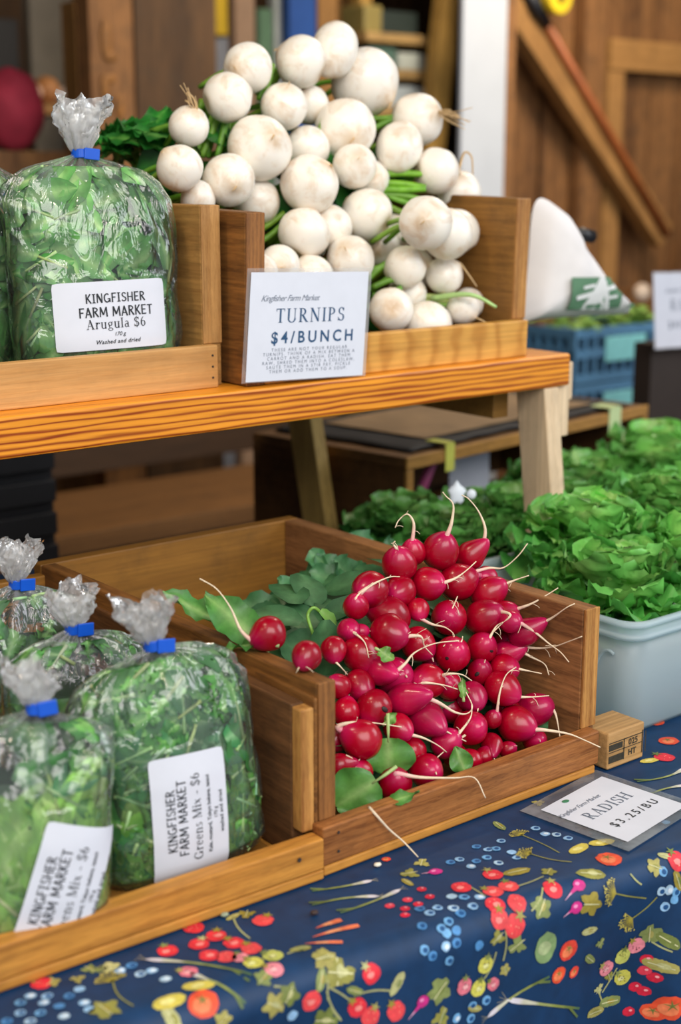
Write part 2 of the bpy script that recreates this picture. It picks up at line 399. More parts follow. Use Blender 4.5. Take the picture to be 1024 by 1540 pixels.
# ---- measured vegetables: x, y, z, radius, stretch, root direction, root path, label
TURNIPS = [
(0.2319,0.5206,0.5824,0.0216,1,[0.03,-0.71,0.7],[[0.2326,0.5059,0.5969],[0.2314,0.5085,0.609],[0.2267,0.5125,0.6164]],'small white turnip at the upper left with a wispy tuft of root hairs on top'),
(0.2943,0.5381,0.6142,0.0272,1,[0.9,-0.33,0.29],[],'round white turnip with a brown scarred crown, above green stalks at upper left'),
(0.3359,0.5568,0.6482,0.0278,1,[-0.94,-0.35,0.02],[],'white turnip at the upper left edge of the pile, above the scarred round one'),
(0.4119,0.5584,0.6582,0.0301,1,[-0.65,0.6,0.46],[],'smooth white turnip near the top, left of the tall topmost one'),
(0.4642,0.5626,0.6742,0.0276,1.2,[0.6,-0.77,0.2],[],'tall oval white turnip topmost of the whole pile'),
(0.5198,0.5731,0.6404,0.0418,1,[0.32,-0.78,-0.54],[],'largest white turnip, cracked brown ring round its top, upper right of the pile'),
(0.3683,0.5341,0.6071,0.0265,1,[-0.19,-0.58,0.79],[],'white turnip with a thin root hair across it, below the smooth one near the top'),
(0.4339,0.572,0.6117,0.023,1,[0.18,-0.76,-0.63],[],'small white turnip half hidden in the gap under the topmost turnips'),
(0.3108,0.503,0.5605,0.0357,1,[-0.12,-0.92,0.38],[],'very large smooth white turnip at left centre of the pile above the crate divider'),
(0.4513,0.5273,0.5833,0.0357,1,[-0.35,-0.9,-0.27],[],'large white turnip directly under the big cracked one'),
(0.1935,0.4815,0.539,0.0244,1,[-0.71,0.08,0.7],[],'white turnip at far left with a dark brown root scar, beside the arugula bag'),
(0.2618,0.4915,0.5269,0.028,1,[-0.3,-0.93,-0.21],[],'white turnip with a pale stain resting over the corner of the wooden divider'),
(0.3168,0.5173,0.5038,0.0262,1,[-0.67,-0.22,-0.71],[],'white turnip partly hidden behind the post corner of the divider'),
(0.3974,0.5294,0.5618,0.0254,1,[0.53,0.4,0.75],[],'white turnip peeping out behind two large ones in the middle of the pile'),
(0.3624,0.4813,0.5224,0.0334,1,[0.32,-0.72,0.61],[],'large white turnip with grazed skin in the centre of the pile'),
(0.4345,0.4901,0.542,0.0254,1,[-0.37,-0.84,0.41],[],'brownish mottled turnip sitting in front of the centre of the pile'),
(0.4785,0.515,0.5271,0.0231,1,[0.47,0.85,-0.22],[],'small white turnip edge behind the brownish mottled one'),
(0.515,0.5051,0.5636,0.0278,1.12,[-0.19,-0.92,0.34],[],'oval white turnip with a tan smudge low right, beside the hairy rooted one'),
(0.5685,0.5335,0.5972,0.0318,1,[0.11,-0.95,0.28],[[0.5719,0.5044,0.6057],[0.5808,0.4942,0.6025],[0.59,0.4832,0.5979]],'white turnip with a bristling bunch of root hairs sticking out right'),
(0.5538,0.4822,0.537,0.0272,1,[0.93,-0.36,0.06],[],'round white turnip at the right side just under the hairy rooted one'),
(0.598,0.4891,0.5113,0.0271,1,[-0.48,-0.48,0.73],[[0.5816,0.4728,0.5363],[0.5886,0.4715,0.5578],[0.5936,0.4641,0.5532],[0.5962,0.4639,0.5332]],'white turnip at the far right edge with a curled root above it'),
(0.4426,0.4771,0.4881,0.03,1,[-0.41,0.8,0.44],[],'bright round white turnip in the middle right of the pile over dark leaves'),
(0.3411,0.4639,0.4701,0.0288,1,[0.54,0.01,0.84],[],'white turnip with a thin vertical crack line above the price sign'),
(0.3915,0.4814,0.4742,0.0259,1,[-0.9,-0.22,0.38],[],'white turnip tucked behind the vertically cracked one'),
(0.448,0.3842,0.4813,0.0296,1,[-0.67,-0.73,0.12],[],'large smooth white turnip standing out at the right of the pile'),
(0.4983,0.4034,0.4674,0.029,1,[-0.94,-0.28,-0.21],[],'white turnip behind the right shoulder of the large smooth one'),
(0.5422,0.4342,0.4669,0.0276,1,[-0.49,0.34,0.8],[],'narrow slice of a white turnip hidden deepest at the right edge'),
(0.3894,0.4424,0.4407,0.027,1,[-0.69,-0.45,0.57],[],'white turnip with stained top half covered by the price sign'),
(0.292,0.4437,0.4378,0.0225,1,[-0.49,-0.87,0.0],[],'small white turnip with a brown crack peeking over the left of the price sign'),
(0.3345,0.4428,0.4248,0.0243,1,[-0.05,0.43,0.9],[],'sliver of white turnip showing over the top edge of the price sign'),
(0.2537,0.4296,0.4344,0.0206,1,[-0.54,0.03,-0.84],[],'tiny sliver of white turnip between divider post and price sign'),
(0.4734,0.4893,0.4501,0.023,1,[-0.77,-0.62,-0.16],[],'small greenish white turnip in the gap below the bright round one'),
(0.5097,0.5002,0.4696,0.0218,1,[0.13,-0.43,-0.89],[],'little white turnip deep in the gap left of the large smooth right one'),
(0.4578,0.4272,0.4315,0.0238,1,[-0.58,0.72,-0.38],[],'round white turnip low right above the green stalks near the price sign'),
(0.5095,0.4711,0.4243,0.0255,1,[0.4,0.9,-0.19],[],'white turnip just visible behind the round one low at right'),
(0.5174,0.4269,0.4186,0.0221,1,[0.45,-0.64,0.62],[[0.528,0.4118,0.4333],[0.5323,0.4028,0.4214],[0.5369,0.3929,0.4074]],'greenish white turnip low right with a root trailing down the crate side'),
(0.4234,0.4125,0.3859,0.0249,1,[0.6,0.77,-0.21],[],'glossy white turnip at the bottom corner beside the price sign'),
(0.4783,0.4474,0.3979,0.0228,1,[-0.8,-0.44,-0.41],[],'small yellowish turnip wedged behind the glossy bottom one'),
(0.4707,0.4035,0.3659,0.0283,1,[-0.48,0.63,0.61],[],'white turnip crossed by brown cracks resting low behind the front board'),
(0.5222,0.4,0.3827,0.0197,1,[0.24,-0.85,-0.48],[[0.527,0.3829,0.373],[0.5319,0.3758,0.3694],[0.5355,0.3696,0.3651]],'small pale turnip at the bottom right with a green stalk lying across it'),
(0.5514,0.4214,0.3857,0.0185,1,[-0.8,-0.6,0.07],[],'pale turnip half hidden behind the small one at the bottom right'),
(0.2207,0.4891,0.5086,0.0193,1,[-0.81,0.44,-0.4],[],'sliver of white turnip just above the top edge of the left divider'),
]
RADISHES = [
(0.2551,0.1476,0.1889,0.0178,1,[-0.08,-0.48,0.88],[[0.2537,0.1388,0.2051],[0.2583,0.1369,0.2179],[0.2612,0.1377,0.235],[0.2562,0.1422,0.243],[0.2533,0.1439,0.2472]],'round red radish at the very top of the pile with a long straight upright root'),
(0.2909,0.1437,0.1803,0.0139,1.2,[0.4,-0.59,0.7],[[0.2973,0.1344,0.1915],[0.3003,0.1344,0.2064],[0.297,0.14,0.2225],[0.2904,0.147,0.2346],[0.2847,0.151,0.2389]],'pointed red radish at the top right with a root arching over to the left'),
(0.2309,0.1586,0.1901,0.0124,1,[-0.31,-0.24,0.92],[[0.2267,0.1554,0.2024],[0.2291,0.1564,0.2187],[0.2249,0.1605,0.2275],[0.217,0.1634,0.2225],[0.2123,0.1632,0.2159]],'dark red radish behind the top one with a root curled over like a hook'),
(0.2024,0.1457,0.1859,0.0165,1,[-0.37,-0.3,0.88],[[0.1959,0.1404,0.2015],[0.1924,0.1432,0.2077],[0.1932,0.1414,0.2106]],'red radish with a tuft of fine root hairs, left of the topmost one'),
(0.2242,0.1312,0.167,0.016,1,[0.12,-0.97,0.23],[[0.2261,0.1153,0.1707],[0.2404,0.1124,0.1734],[0.2536,0.1112,0.1789],[0.266,0.1111,0.1855]],'red radish just below the topmost one with a root lying to the right'),
(0.2631,0.1321,0.1617,0.0178,1,[0.9,-0.33,0.29],[],'large dark red radish under the pointed top one'),
(0.1595,0.1361,0.1723,0.017,1,[-0.9,-0.43,0.1],[[0.1401,0.1269,0.1746],[0.1499,0.123,0.1815],[0.1664,0.119,0.1865],[0.1777,0.1174,0.1853]],'large red radish on the upper left shoulder with a thin root across its face'),
(0.1929,0.1326,0.1657,0.0144,1,[-0.94,-0.35,0.02],[],'bright red round radish with a strong highlight on the upper left side'),
(0.1365,0.1284,0.1632,0.0117,1,[-0.43,-0.51,0.75],[[0.1308,0.1216,0.1731],[0.1381,0.1245,0.1763],[0.146,0.1242,0.1767]],'small dark red radish at the upper left edge next to the green leaves'),
(0.2889,0.1176,0.1488,0.0161,1.1,[0.45,-0.68,0.58],[[0.2965,0.106,0.1586],[0.307,0.0972,0.1643],[0.3147,0.09,0.1681]],'oval red radish at the upper right with its root pointing at the wooden leg'),
(0.3027,0.1341,0.1583,0.0115,1,[-0.88,-0.27,0.39],[[0.2779,0.1266,0.1694],[0.2941,0.1221,0.172],[0.3035,0.1126,0.1727],[0.3144,0.105,0.1835],[0.3224,0.1002,0.1957]],'pink red radish hidden behind the upper right oval one'),
(0.2007,0.118,0.1506,0.0106,1,[-0.49,-0.75,-0.45],[[0.1953,0.1096,0.1456],[0.2067,0.106,0.1383],[0.2194,0.1006,0.1336],[0.2164,0.0868,0.1296],[0.2014,0.0849,0.1238]],'small bright red radish in the upper middle with a branching root'),
(0.1731,0.1262,0.1486,0.0176,1.15,[-0.65,0.6,0.46],[],'wide dark red radish lying sideways in the upper left of the pile'),
(0.2327,0.1109,0.1379,0.0165,1,[-0.63,-0.66,0.4],[[0.2211,0.0989,0.1453],[0.2281,0.1008,0.1521],[0.2364,0.1041,0.1592]],'dark red radish with star shaped root hairs on its face'),
(0.2674,0.1015,0.1333,0.0167,1.1,[0.31,-0.81,0.49],[[0.2726,0.0877,0.1417],[0.2706,0.0701,0.143],[0.2652,0.0772,0.1328],[0.2558,0.0813,0.1236]],'large glossy oval radish right of centre with a highlight on its front'),
(0.2925,0.0989,0.1324,0.0133,1,[0.29,-0.81,0.5],[[0.2965,0.0878,0.1392],[0.3029,0.0743,0.1467],[0.3155,0.0649,0.1561],[0.3217,0.0595,0.1617]],'red radish behind the glossy oval one, root reaching up over the crate side'),
(0.2774,0.0764,0.1341,0.011,1,[-0.04,-0.98,0.18],[[0.2769,0.0652,0.1362],[0.2909,0.0585,0.1255],[0.2985,0.0474,0.1157],[0.3029,0.0372,0.1093],[0.3029,0.0265,0.1025]],'pinkish radish touching the right crate side with a pale root hanging down'),
(0.2925,0.0713,0.1219,0.0129,1.35,[0.44,-0.69,0.58],[[0.2986,0.0616,0.13],[0.3029,0.049,0.139],[0.3029,0.0323,0.1525],[0.3084,0.0271,0.1567]],'magenta pointed radish furthest right, its tail pointing up right'),
(0.1545,0.1048,0.1412,0.0173,1,[0.17,-0.99,0.02],[[0.1575,0.0875,0.1415],[0.172,0.083,0.1397],[0.1775,0.0833,0.1292],[0.1856,0.0819,0.12]],'big glossy red radish in the left centre of the pile'),
(0.1205,0.1189,0.1469,0.0105,1,[-0.35,-0.92,0.15],[[0.1164,0.108,0.1487],[0.1184,0.0951,0.1425],[0.1183,0.0892,0.1299]],'small pink red radish at the left edge with root hairs over its front'),
(0.1347,0.1202,0.1424,0.0072,1,[0.6,-0.77,0.2],[],'tiny radish tucked behind the small pink red one at the left edge'),
(0.1896,0.106,0.1235,0.0156,1,[0.32,-0.78,-0.54],[],'shadowed red radish in the centre under tangled roots'),
(0.2158,0.088,0.1127,0.0163,1,[-0.35,-0.72,0.59],[[0.2095,0.075,0.1233],[0.2174,0.0779,0.1276],[0.2175,0.077,0.1318]],'dark red radish with two black spots in the middle of the pile'),
(0.2537,0.0888,0.1104,0.0145,1,[-0.12,-0.68,0.72],[[0.2518,0.0781,0.1217],[0.2627,0.08,0.1313],[0.265,0.0735,0.1365]],'red radish with a black blemish on its right cheek'),
(0.2955,0.1005,0.105,0.0102,1,[-0.44,-0.87,0.21],[[0.2856,0.0809,0.1098],[0.2979,0.0679,0.1064],[0.3029,0.0478,0.1114],[0.3029,0.0274,0.1221],[0.3029,0.0125,0.1305]],'small red radish right of the black blemished one'),
(0.283,0.0872,0.0976,0.0133,1.3,[0.38,-0.78,0.49],[[0.2882,0.0766,0.1043],[0.2964,0.0661,0.0981],[0.3029,0.0559,0.0927],[0.3029,0.0501,0.0837]],'magenta radish pointing right under the small right hand one'),
(0.2409,0.0778,0.0928,0.0121,1,[-0.19,-0.58,0.79],[],'plain red radish below the black blemished one'),
(0.0956,0.109,0.1373,0.0114,1.05,[-0.51,-0.66,-0.55],[[0.0896,0.1012,0.1309],[0.0924,0.0954,0.1257],[0.0994,0.0952,0.1176]],'red radish over the divider corner whose forked root hangs down'),
(0.1228,0.106,0.1284,0.0165,1,[0.18,-0.76,-0.63],[],'large plain red radish on the left just inside the divider'),
(0.1302,0.086,0.1161,0.0128,1.15,[0.02,-1.0,0.08],[[0.1305,0.0725,0.1171],[0.1436,0.0716,0.1234],[0.1556,0.0722,0.1311],[0.174,0.0668,0.1369],[0.1947,0.0581,0.1374]],'magenta radish with a small leaf on top and a long root reaching right'),
(0.1533,0.0961,0.1034,0.0173,1,[-0.12,-0.92,0.38],[],'dark red radish shadowed behind the magenta one with the small leaf'),
(0.1785,0.0794,0.0978,0.0159,1,[-0.97,-0.17,0.18],[[0.1616,0.0764,0.1009],[0.1677,0.0666,0.1023],[0.1819,0.0617,0.0983],[0.194,0.0581,0.0928]],'round red radish at the centre crossed by a fine horizontal root'),
(0.2023,0.0765,0.0883,0.0124,1,[-0.66,-0.38,0.65],[[0.1843,0.0662,0.106],[0.195,0.0558,0.1072],[0.2059,0.0526,0.0996]],'deep purple shadowed radish right of the centre one'),
(0.2187,0.0651,0.0783,0.0142,1,[-0.35,-0.9,-0.27],[],'pinkish red radish in the lower right centre beside a narrow green leaf'),
(0.2487,0.0573,0.0817,0.0163,1,[0.23,-0.92,-0.33],[[0.2524,0.0428,0.0765],[0.2675,0.0377,0.0742],[0.2786,0.0272,0.076]],'large red radish against the right crate side with a pale root to the right'),
(0.2664,0.0725,0.0918,0.014,1,[0.14,-0.96,0.25],[[0.2684,0.059,0.0953],[0.2761,0.0502,0.0936],[0.2837,0.0415,0.0918]],'dark radish behind the large one against the right crate side'),
(0.0868,0.0912,0.1108,0.0107,1,[-0.71,0.08,0.7],[],'shadowed red radish right behind the divider post at mid height'),
(0.1104,0.093,0.1059,0.0142,1,[-0.3,-0.93,-0.21],[],'dark plain radish in the left middle beside the divider'),
(0.1102,0.0719,0.0924,0.0156,1,[-0.67,-0.22,-0.71],[],'red radish with a dark cracked scar on its right side'),
(0.1449,0.0707,0.0915,0.0148,1.35,[0.26,-0.89,0.37],[[0.1489,0.0569,0.0971],[0.1635,0.0509,0.0902],[0.1776,0.0441,0.0797],[0.1895,0.0413,0.0763],[0.1982,0.0433,0.0802],[0.1997,0.0531,0.0902]],'pink red radish pointing right with a root curling into a loop'),
(0.1611,0.0624,0.0724,0.0165,1.12,[-0.05,-0.99,-0.13],[[0.1602,0.0462,0.0702],[0.1669,0.0396,0.0648],[0.1812,0.033,0.0553]],'magenta dimpled radish with its tail pointing down right'),
(0.085,0.0795,0.0916,0.012,1,[0.53,0.4,0.75],[],'dark red radish deep in the lower left next to the post'),
(0.0833,0.0564,0.0749,0.0172,1,[-0.76,0.41,0.51],[[0.065,0.0663,0.0873],[0.0749,0.0597,0.0909],[0.0918,0.0504,0.0891],[0.1126,0.0397,0.0836]],'biggest red radish at the lower left under a pale straight root'),
(0.1254,0.0588,0.0738,0.013,1,[0.07,-0.98,-0.17],[[0.1263,0.0459,0.0716],[0.139,0.0419,0.0665],[0.1514,0.0372,0.0583],[0.1605,0.0353,0.05]],'bright red radish with a leaf stem before it and a root trailing right'),
(0.2024,0.0491,0.0574,0.0154,1,[-0.23,-0.88,0.41],[[0.1985,0.0346,0.0642],[0.1875,0.043,0.0551],[0.1597,0.0387,0.0491],[0.1391,0.029,0.0494]],'dark red radish low in the centre right with a thick root lying over it'),
(0.2309,0.0503,0.058,0.0085,1,[0.08,-0.45,0.89],[[0.2317,0.046,0.0665],[0.235,0.0463,0.0839],[0.2449,0.0488,0.0971],[0.2571,0.0483,0.1021]],'tiny round radish with a root rising straight up'),
(0.2533,0.0434,0.0505,0.0172,1,[0.18,-0.98,-0.07],[[0.2563,0.0272,0.0493],[0.2656,0.0175,0.0491],[0.2799,0.0031,0.0464],[0.2898,-0.0086,0.041],[0.2978,-0.0186,0.0359]],'large red radish at the lower right with the longest root over the front board'),
(0.2848,0.0508,0.0538,0.016,1.1,[0.31,-0.81,0.5],[[0.2898,0.0377,0.062],[0.2924,0.0313,0.0542],[0.2917,0.0259,0.0408],[0.2904,0.023,0.0343]],'red radish in the lower right corner with a pink root bent down'),
(0.2183,0.0382,0.0406,0.0101,1.3,[-0.63,-0.75,-0.19],[[0.2083,0.0263,0.0376],[0.2076,0.0238,0.0338]],'slim elongated radish standing tail down behind the front board'),
(0.2324,0.0324,0.0342,0.0079,1,[0.32,-0.72,0.61],[],'small round radish right of the slim elongated one'),
(0.2717,0.0364,0.032,0.0115,1,[-0.37,-0.84,0.41],[],'shadowed radish low in the right corner of the crate'),
(0.1388,0.0558,0.0499,0.0128,1,[0.47,0.85,-0.22],[],'dark red radish low in the middle beside the round leaf'),
(0.1709,0.0471,0.0514,0.0138,1,[0.26,-0.68,0.69],[[0.1748,0.0371,0.0615],[0.1895,0.0367,0.0737],[0.1963,0.0422,0.0836]],'pink red radish low in the middle under crossing roots'),
(0.1367,0.0352,0.0394,0.0148,1,[-0.19,-0.92,0.34],[],'deep shadowed radish low at the front behind the board'),
(0.1018,0.0352,0.0374,0.0143,1,[-0.31,-0.52,0.79],[[0.0965,0.0264,0.0508],[0.1144,0.0181,0.0453],[0.1355,-0.001,0.0455],[0.1473,-0.0125,0.0461],[0.1509,-0.0221,0.0306]],'purplish red radish at the bottom front resting against the front board'),
(0.0562,0.0525,0.0606,0.0099,1.2,[0.93,-0.36,0.06],[],'red radish at the lower left post half cut off by it'),
(0.0755,0.0492,0.0501,0.011,1,[-0.69,-0.27,0.67],[[0.0664,0.0456,0.0589],[0.0654,0.0463,0.0652],[0.0593,0.0481,0.07]],'red radish above the big round leaf at the lower left'),
(0.1884,0.0334,0.0358,0.01,1,[-0.41,0.8,0.44],[],'small red radish just behind the front board left of the leaf'),
(0.2043,0.0339,0.0341,0.0089,1,[0.54,0.01,0.84],[],'small purple shaded radish low behind the front board'),
(0.2113,0.0828,0.064,0.0143,1,[-0.9,-0.22,0.38],[],'dark radish deep inside the gap right of centre'),
(0.2186,0.1103,0.0999,0.0145,1,[-0.67,-0.73,0.12],[],'dark radish deep inside the centre of the pile'),
(0.0756,0.0794,0.071,0.012,1,[-0.94,-0.28,-0.21],[],'dark radish deep in the lower left gap by the post'),
(0.2641,0.066,0.0549,0.0131,1,[-0.49,0.34,0.8],[],'dark radish deep in the gap at the lower right'),
(0.1851,0.0508,0.0358,0.0112,1,[-0.69,-0.45,0.57],[],'dark radish under the crossing roots low in the middle'),
]
LONE = [
(0.0217,0.1017,0.1683,0.0146,1,[-0.94,0.1,-0.34],[[0.008,0.1031,0.1634],[0.0002,0.1105,0.1733],[-0.0043,0.1175,0.191],[-0.0117,0.1262,0.2066],[-0.022,0.1353,0.2154]],'single red radish lying on top of the crate divider with a long root curling up'),
(0.0155,0.0435,0.1662,0.012,1,[-0.83,-0.45,-0.32],[[0.0052,0.0379,0.1623],[0.0018,0.0376,0.1588]],'small red radish resting on the divider edge beside the lone one'),
]

# ------------------------------------------------------------------ lettering
def font_mesh(text, size, shear=0.0, bold=0.0, spacing=1.0, align='CENTER'):
    cu = bpy.data.curves.new('text', 'FONT'); cu.body = text; cu.size = size; cu.shear = shear; cu.offset = bold
    cu.space_character = spacing; cu.align_x = align; cu.resolution_u = 3
    o = bpy.data.objects.new('text', cu); COL.objects.link(o)
    dg = bpy.context.evaluated_depsgraph_get(); dg.update()
    me = o.evaluated_get(dg).to_mesh()
    v = [(p.co.x, p.co.y) for p in me.vertices]; f = [tuple(p.vertices) for p in me.polygons]
    o.evaluated_get(dg).to_mesh_clear()
    bpy.data.objects.remove(o); bpy.data.curves.remove(cu)
    return v, f
class Ser:
    """a small serif face drawn from stems, serifs and bowls (cap height 1)"""
    def __init__(s): s.v = []; s.f = []
    def quad(s, *p): b = len(s.v); s.v += p; s.f.append(tuple(range(b, b+len(p))))
    def stem(s, x, y0=0, y1=1, w=.15, top=True, bot=True, sw=.34):
        s.quad((x-w/2,y0),(x+w/2,y0),(x+w/2,y1),(x-w/2,y1))
        if bot: s.quad((x-sw/2,y0),(x+sw/2,y0),(x+sw/2,y0+.045),(x-sw/2,y0+.045))
        if top: s.quad((x-sw/2,y1-.045),(x+sw/2,y1-.045),(x+sw/2,y1),(x-sw/2,y1))
    def line(s, x0, y0, x1, y1, w):
        dx, dy = x1-x0, y1-y0; L = math.hypot(dx, dy); nx, ny = -dy/L*w/2, dx/L*w/2
        s.quad((x0-nx,y0-ny),(x1-nx,y1-ny),(x1+nx,y1+ny),(x0+nx,y0+ny))
    def arc(s, cx, cy, rx, ry, a0, a1, wt=.15, wn=.055, n=14):
        p = []
        for i in range(n+1):
            a = math.radians(a0+(a1-a0)*i/n); c, t = math.cos(a), math.sin(a)
            p.append(((cx+rx*c, cy+ry*t), (cx+(rx-wt)*c, cy+(ry-wn)*t)))
        for i in range(n): s.quad(p[i][0], p[i+1][0], p[i+1][1], p[i][1])
    def dot(s, x, y, r): s.quad(*[(x+r*math.cos(k*PI/4), y+r*math.sin(k*PI/4)) for k in range(8)])
def serif_glyph(ch):
    g = Ser(); X = .68
    if ch == 'T': g.stem(.4, top=False); g.quad((.03,.94),(.77,.94),(.77,1),(.03,1)); g.quad((.03,.8),(.08,.8),(.08,.96),(.03,.96)); g.quad((.72,.8),(.77,.8),(.77,.96),(.72,.96)); a = .8
    elif ch == 'U': g.stem(.17, .3, 1, bot=False); g.stem(.73, .3, 1, w=.06, bot=False, sw=.28); g.arc(.45, .3, .36, .32, 180, 360, .13, .06); a = .92
    elif ch in 'RP':
        g.stem(.17); g.arc(.3, .74, .34, .26, -90, 90); g.quad((.17,.95),(.32,.95),(.32,1),(.17,1)); g.quad((.17,.48),(.32,.48),(.32,.53),(.17,.53)); a = .72
        if ch == 'R': g.line(.34, .5, .72, .02, .14); g.quad((.64,0),(.86,0),(.86,.045),(.64,.045)); a = .86
    elif ch == 'N': g.stem(.14, w=.06, sw=.26); g.stem(.76, w=.06, bot=False, sw=.26); g.line(.14, .97, .76, .04, .15); a = .92
    elif ch == 'I': g.stem(.2); a = .4
    elif ch == 'S': g.arc(.34, .74, .26, .26, 20, 270, .12, .06); g.arc(.34, .27, .29, .27, -160, 90, .13, .06); g.quad((.54,.72),(.59,.72),(.59,.98),(.54,.98)); g.quad((.06,.02),(.11,.02),(.11,.3),(.06,.3)); a = .68
    elif ch == 'A': g.line(.12, .02, .43, 1, .055); g.line(.40, 1, .72, .02, .15); g.quad((.22,.3),(.62,.3),(.62,.35),(.22,.35)); g.quad((0,0),(.26,0),(.26,.045),(0,.045)); g.quad((.56,0),(.88,0),(.88,.045),(.56,.045)); a = .88
    elif ch == 'D': g.stem(.17); g.arc(.36, .5, .44, .5, -90, 90); g.quad((.17,.95),(.38,.95),(.38,1),(.17,1)); g.quad((.17,0),(.38,0),(.38,.05),(.17,.05)); a = .88
    elif ch == 'H': g.stem(.17); g.stem(.75); g.quad((.17,.48),(.75,.48),(.75,.53),(.17,.53)); a = .94
    elif ch == 'G': g.arc(.46, .5, .42, .51, 40, 320, .15, .055); g.stem(.76, .05, .42, bot=False, sw=.3); g.quad((.72,.68),(.78,.68),(.78,.95),(.72,.95)); a = .95
    elif ch == 'M': g.stem(.13, w=.055, sw=.26); g.stem(.9, sw=.3); g.line(.15, .97, .5, .04, .14); g.line(.5, .04, .86, .97, .055); a = 1.08
    elif ch == '$': return serif_glyph_dollar()
    elif ch == '6': g.arc(.32, .3, .27, .31, 0, 360, .13, .055, 22); g.arc(.46, .4, .41, .61, 105, 180, .13, .055); a = .64
    elif ch == '-': g.quad((.05,.3),(.4,.3),(.4,.37),(.05,.37)); a = .45
    elif ch == 'r': g.stem(.15, 0, X, .13, sw=.28); g.arc(.36, .45, .2, .22, 60, 180, .1, .06); g.dot(.44, .6, .07); a = .5
    elif ch == 'u': g.stem(.14, .2, X, .13, bot=False, sw=.24); g.stem(.52, 0, X, .13, sw=.24); g.arc(.32, .22, .24, .23, 180, 330, .12, .06); a = .68
    elif ch == 'g': g.arc(.28, .46, .23, .22, 0, 360, .11, .05, 20); g.arc(.3, -.1, .27, .17, 0, 360, .08, .06, 20); g.line(.15, .28, .2, .06, .08); g.line(.4, .62, .56, .66, .07); a = .6
    elif ch == 'l': g.stem(.15, 0, 1.03, .13, sw=.28); a = .3
    elif ch == 'i': g.stem(.15, 0, X, .13, sw=.28); g.dot(.15, .9, .08); a = .3
    elif ch == 'a': g.stem(.42, .06, .5, .13, top=False, bot=False); g.arc(.29, .47, .2, .21, 0, 150, .1, .05); g.arc(.25, .2, .21, .21, 40, 330, .11, .05); g.line(.42, .08, .56, .03, .06); a = .56
    elif ch == 'e': g.arc(.3, .34, .26, .35, 10, 320, .12, .05, 18); g.quad((.1,.36),(.55,.36),(.55,.4),(.1,.4)); a = .6
    elif ch == 'n': g.stem(.15, 0, X, .13, sw=.26); g.stem(.53, 0, .46, .13, top=False, sw=.26); g.arc(.36, .44, .235, .24, 0, 150, .12, .06); a = .7
    elif ch == 's': g.arc(.24, .5, .18, .18, 20, 270, .09, .05); g.arc(.24, .18, .2, .19, -160, 90, .1, .05); a = .48
    elif ch == 'x': g.line(.08, .02, .5, .66, .05); g.line(.1, .66, .5, .02, .13); a = .58
    else: a = .35
    return a, g
def hand_mesh(text, size, w=.155, spacing=.10):
    """bold hand drawn capitals, as on the bag labels"""
    V, F, x = [], [], 0; rnd = random.Random(len(text))
    for ch in text:
        g = Ser(); a = .62
        if ch == 'K': g.line(.1,0,.1,1,w); g.line(.12,.42,.55,1,w*.9); g.line(.22,.52,.6,0,w); a = .62
        elif ch == 'I': g.line(.2,0,.2,1,w); g.line(.02,.95,.38,.95,.1); g.line(.02,.05,.38,.05,.1); a = .4
        elif ch == 'N': g.line(.08,0,.08,1,w*.8); g.line(.08,.98,.6,.02,w*1.3); g.line(.6,0,.6,1,w*.8); a = .7
        elif ch == 'G': g.arc(.38,.5,.38,.5,50,330,w,.13); g.line(.7,.06,.7,.42,w*.9); g.line(.44,.42,.76,.42,.11); a = .78
        elif ch == 'F': g.line(.1,0,.1,1,w); g.line(.06,.94,.55,.94,.12); g.line(.1,.52,.46,.52,.12); a = .54
        elif ch == 'S': g.arc(.3,.74,.26,.26,15,270,w*.85,.12); g.arc(.28,.27,.29,.27,-165,90,w*.85,.12); a = .58
        elif ch == 'H': g.line(.08,0,.08,1,w); g.line(.58,0,.58,1,w); g.line(.08,.5,.58,.5,.12); a = .68
        elif ch == 'E': g.line(.1,0,.1,1,w); g.line(.05,.94,.54,.94,.12); g.line(.1,.5,.48,.5,.12); g.line(.05,.06,.56,.06,.12); a = .58
        elif ch in 'RP': g.line(.1,0,.1,1,w); g.arc(.2,.74,.36,.26,-90,90,w*.85,.12); g.line(.1,.94,.24,.94,.12); g.line(.1,.54,.24,.54,.12); g.line(.26,.5,.6,0,w); a = .62
        elif ch == 'A': g.line(.04,0,.32,1,w*.85); g.line(.30,1,.62,0,w*1.1); g.line(.16,.32,.5,.32,.11); a = .66
        elif ch == 'M': g.line(.08,0,.12,1,w*.8); g.line(.12,.98,.42,.2,w*1.15); g.line(.42,.2,.74,.98,w*.8); g.line(.74,1,.80,0,w); a = .88
        elif ch == 'T': g.line(.3,0,.3,1,w); g.line(0,.94,.6,.94,.12); a = .6
        else: a = .3
        dy = rnd.uniform(-.02,.02); b = len(V)
        V += [((x+px)*size, (py+dy)*size) for px, py in g.v]; F += [tuple(b+i for i in f) for f in g.f]; x += a+spacing
    W = (x-spacing)*size; return [(a-W/2, b) for a, b in V], F
def serif_glyph_dollar():
    a, g = serif_glyph('S'); g.quad((.32,-.12),(.37,-.12),(.37,1.12),(.32,1.12)); return a, g
def serif_mesh(text, size, spacing=.06, align='CENTER', shear=0):
    V, F, x = [], [], 0
    for ch in text:
        a, g = serif_glyph(ch); b = len(V)
        V += [((x+px+py*shear)*size, py*size) for px, py in g.v]; F += [tuple(b+i for i in f) for f in g.f]; x += a+spacing
    W = x*size
    if align == 'CENTER': V = [(a-W/2, b) for a, b in V]
    return V, F
def lay(mb, mesh, x, y, fn, rot=0, m=0):
    """put flat lettering at (x, y) on the surface fn(s, t) -> point"""
    V, F = mesh; b = len(mb.v); c, s_ = math.cos(rot), math.sin(rot)
    for px, py in V: mb.vert(fn(x+px*c-py*s_, y+px*s_+py*c))
    for f in F: mb.face([b+i for i in f], m)
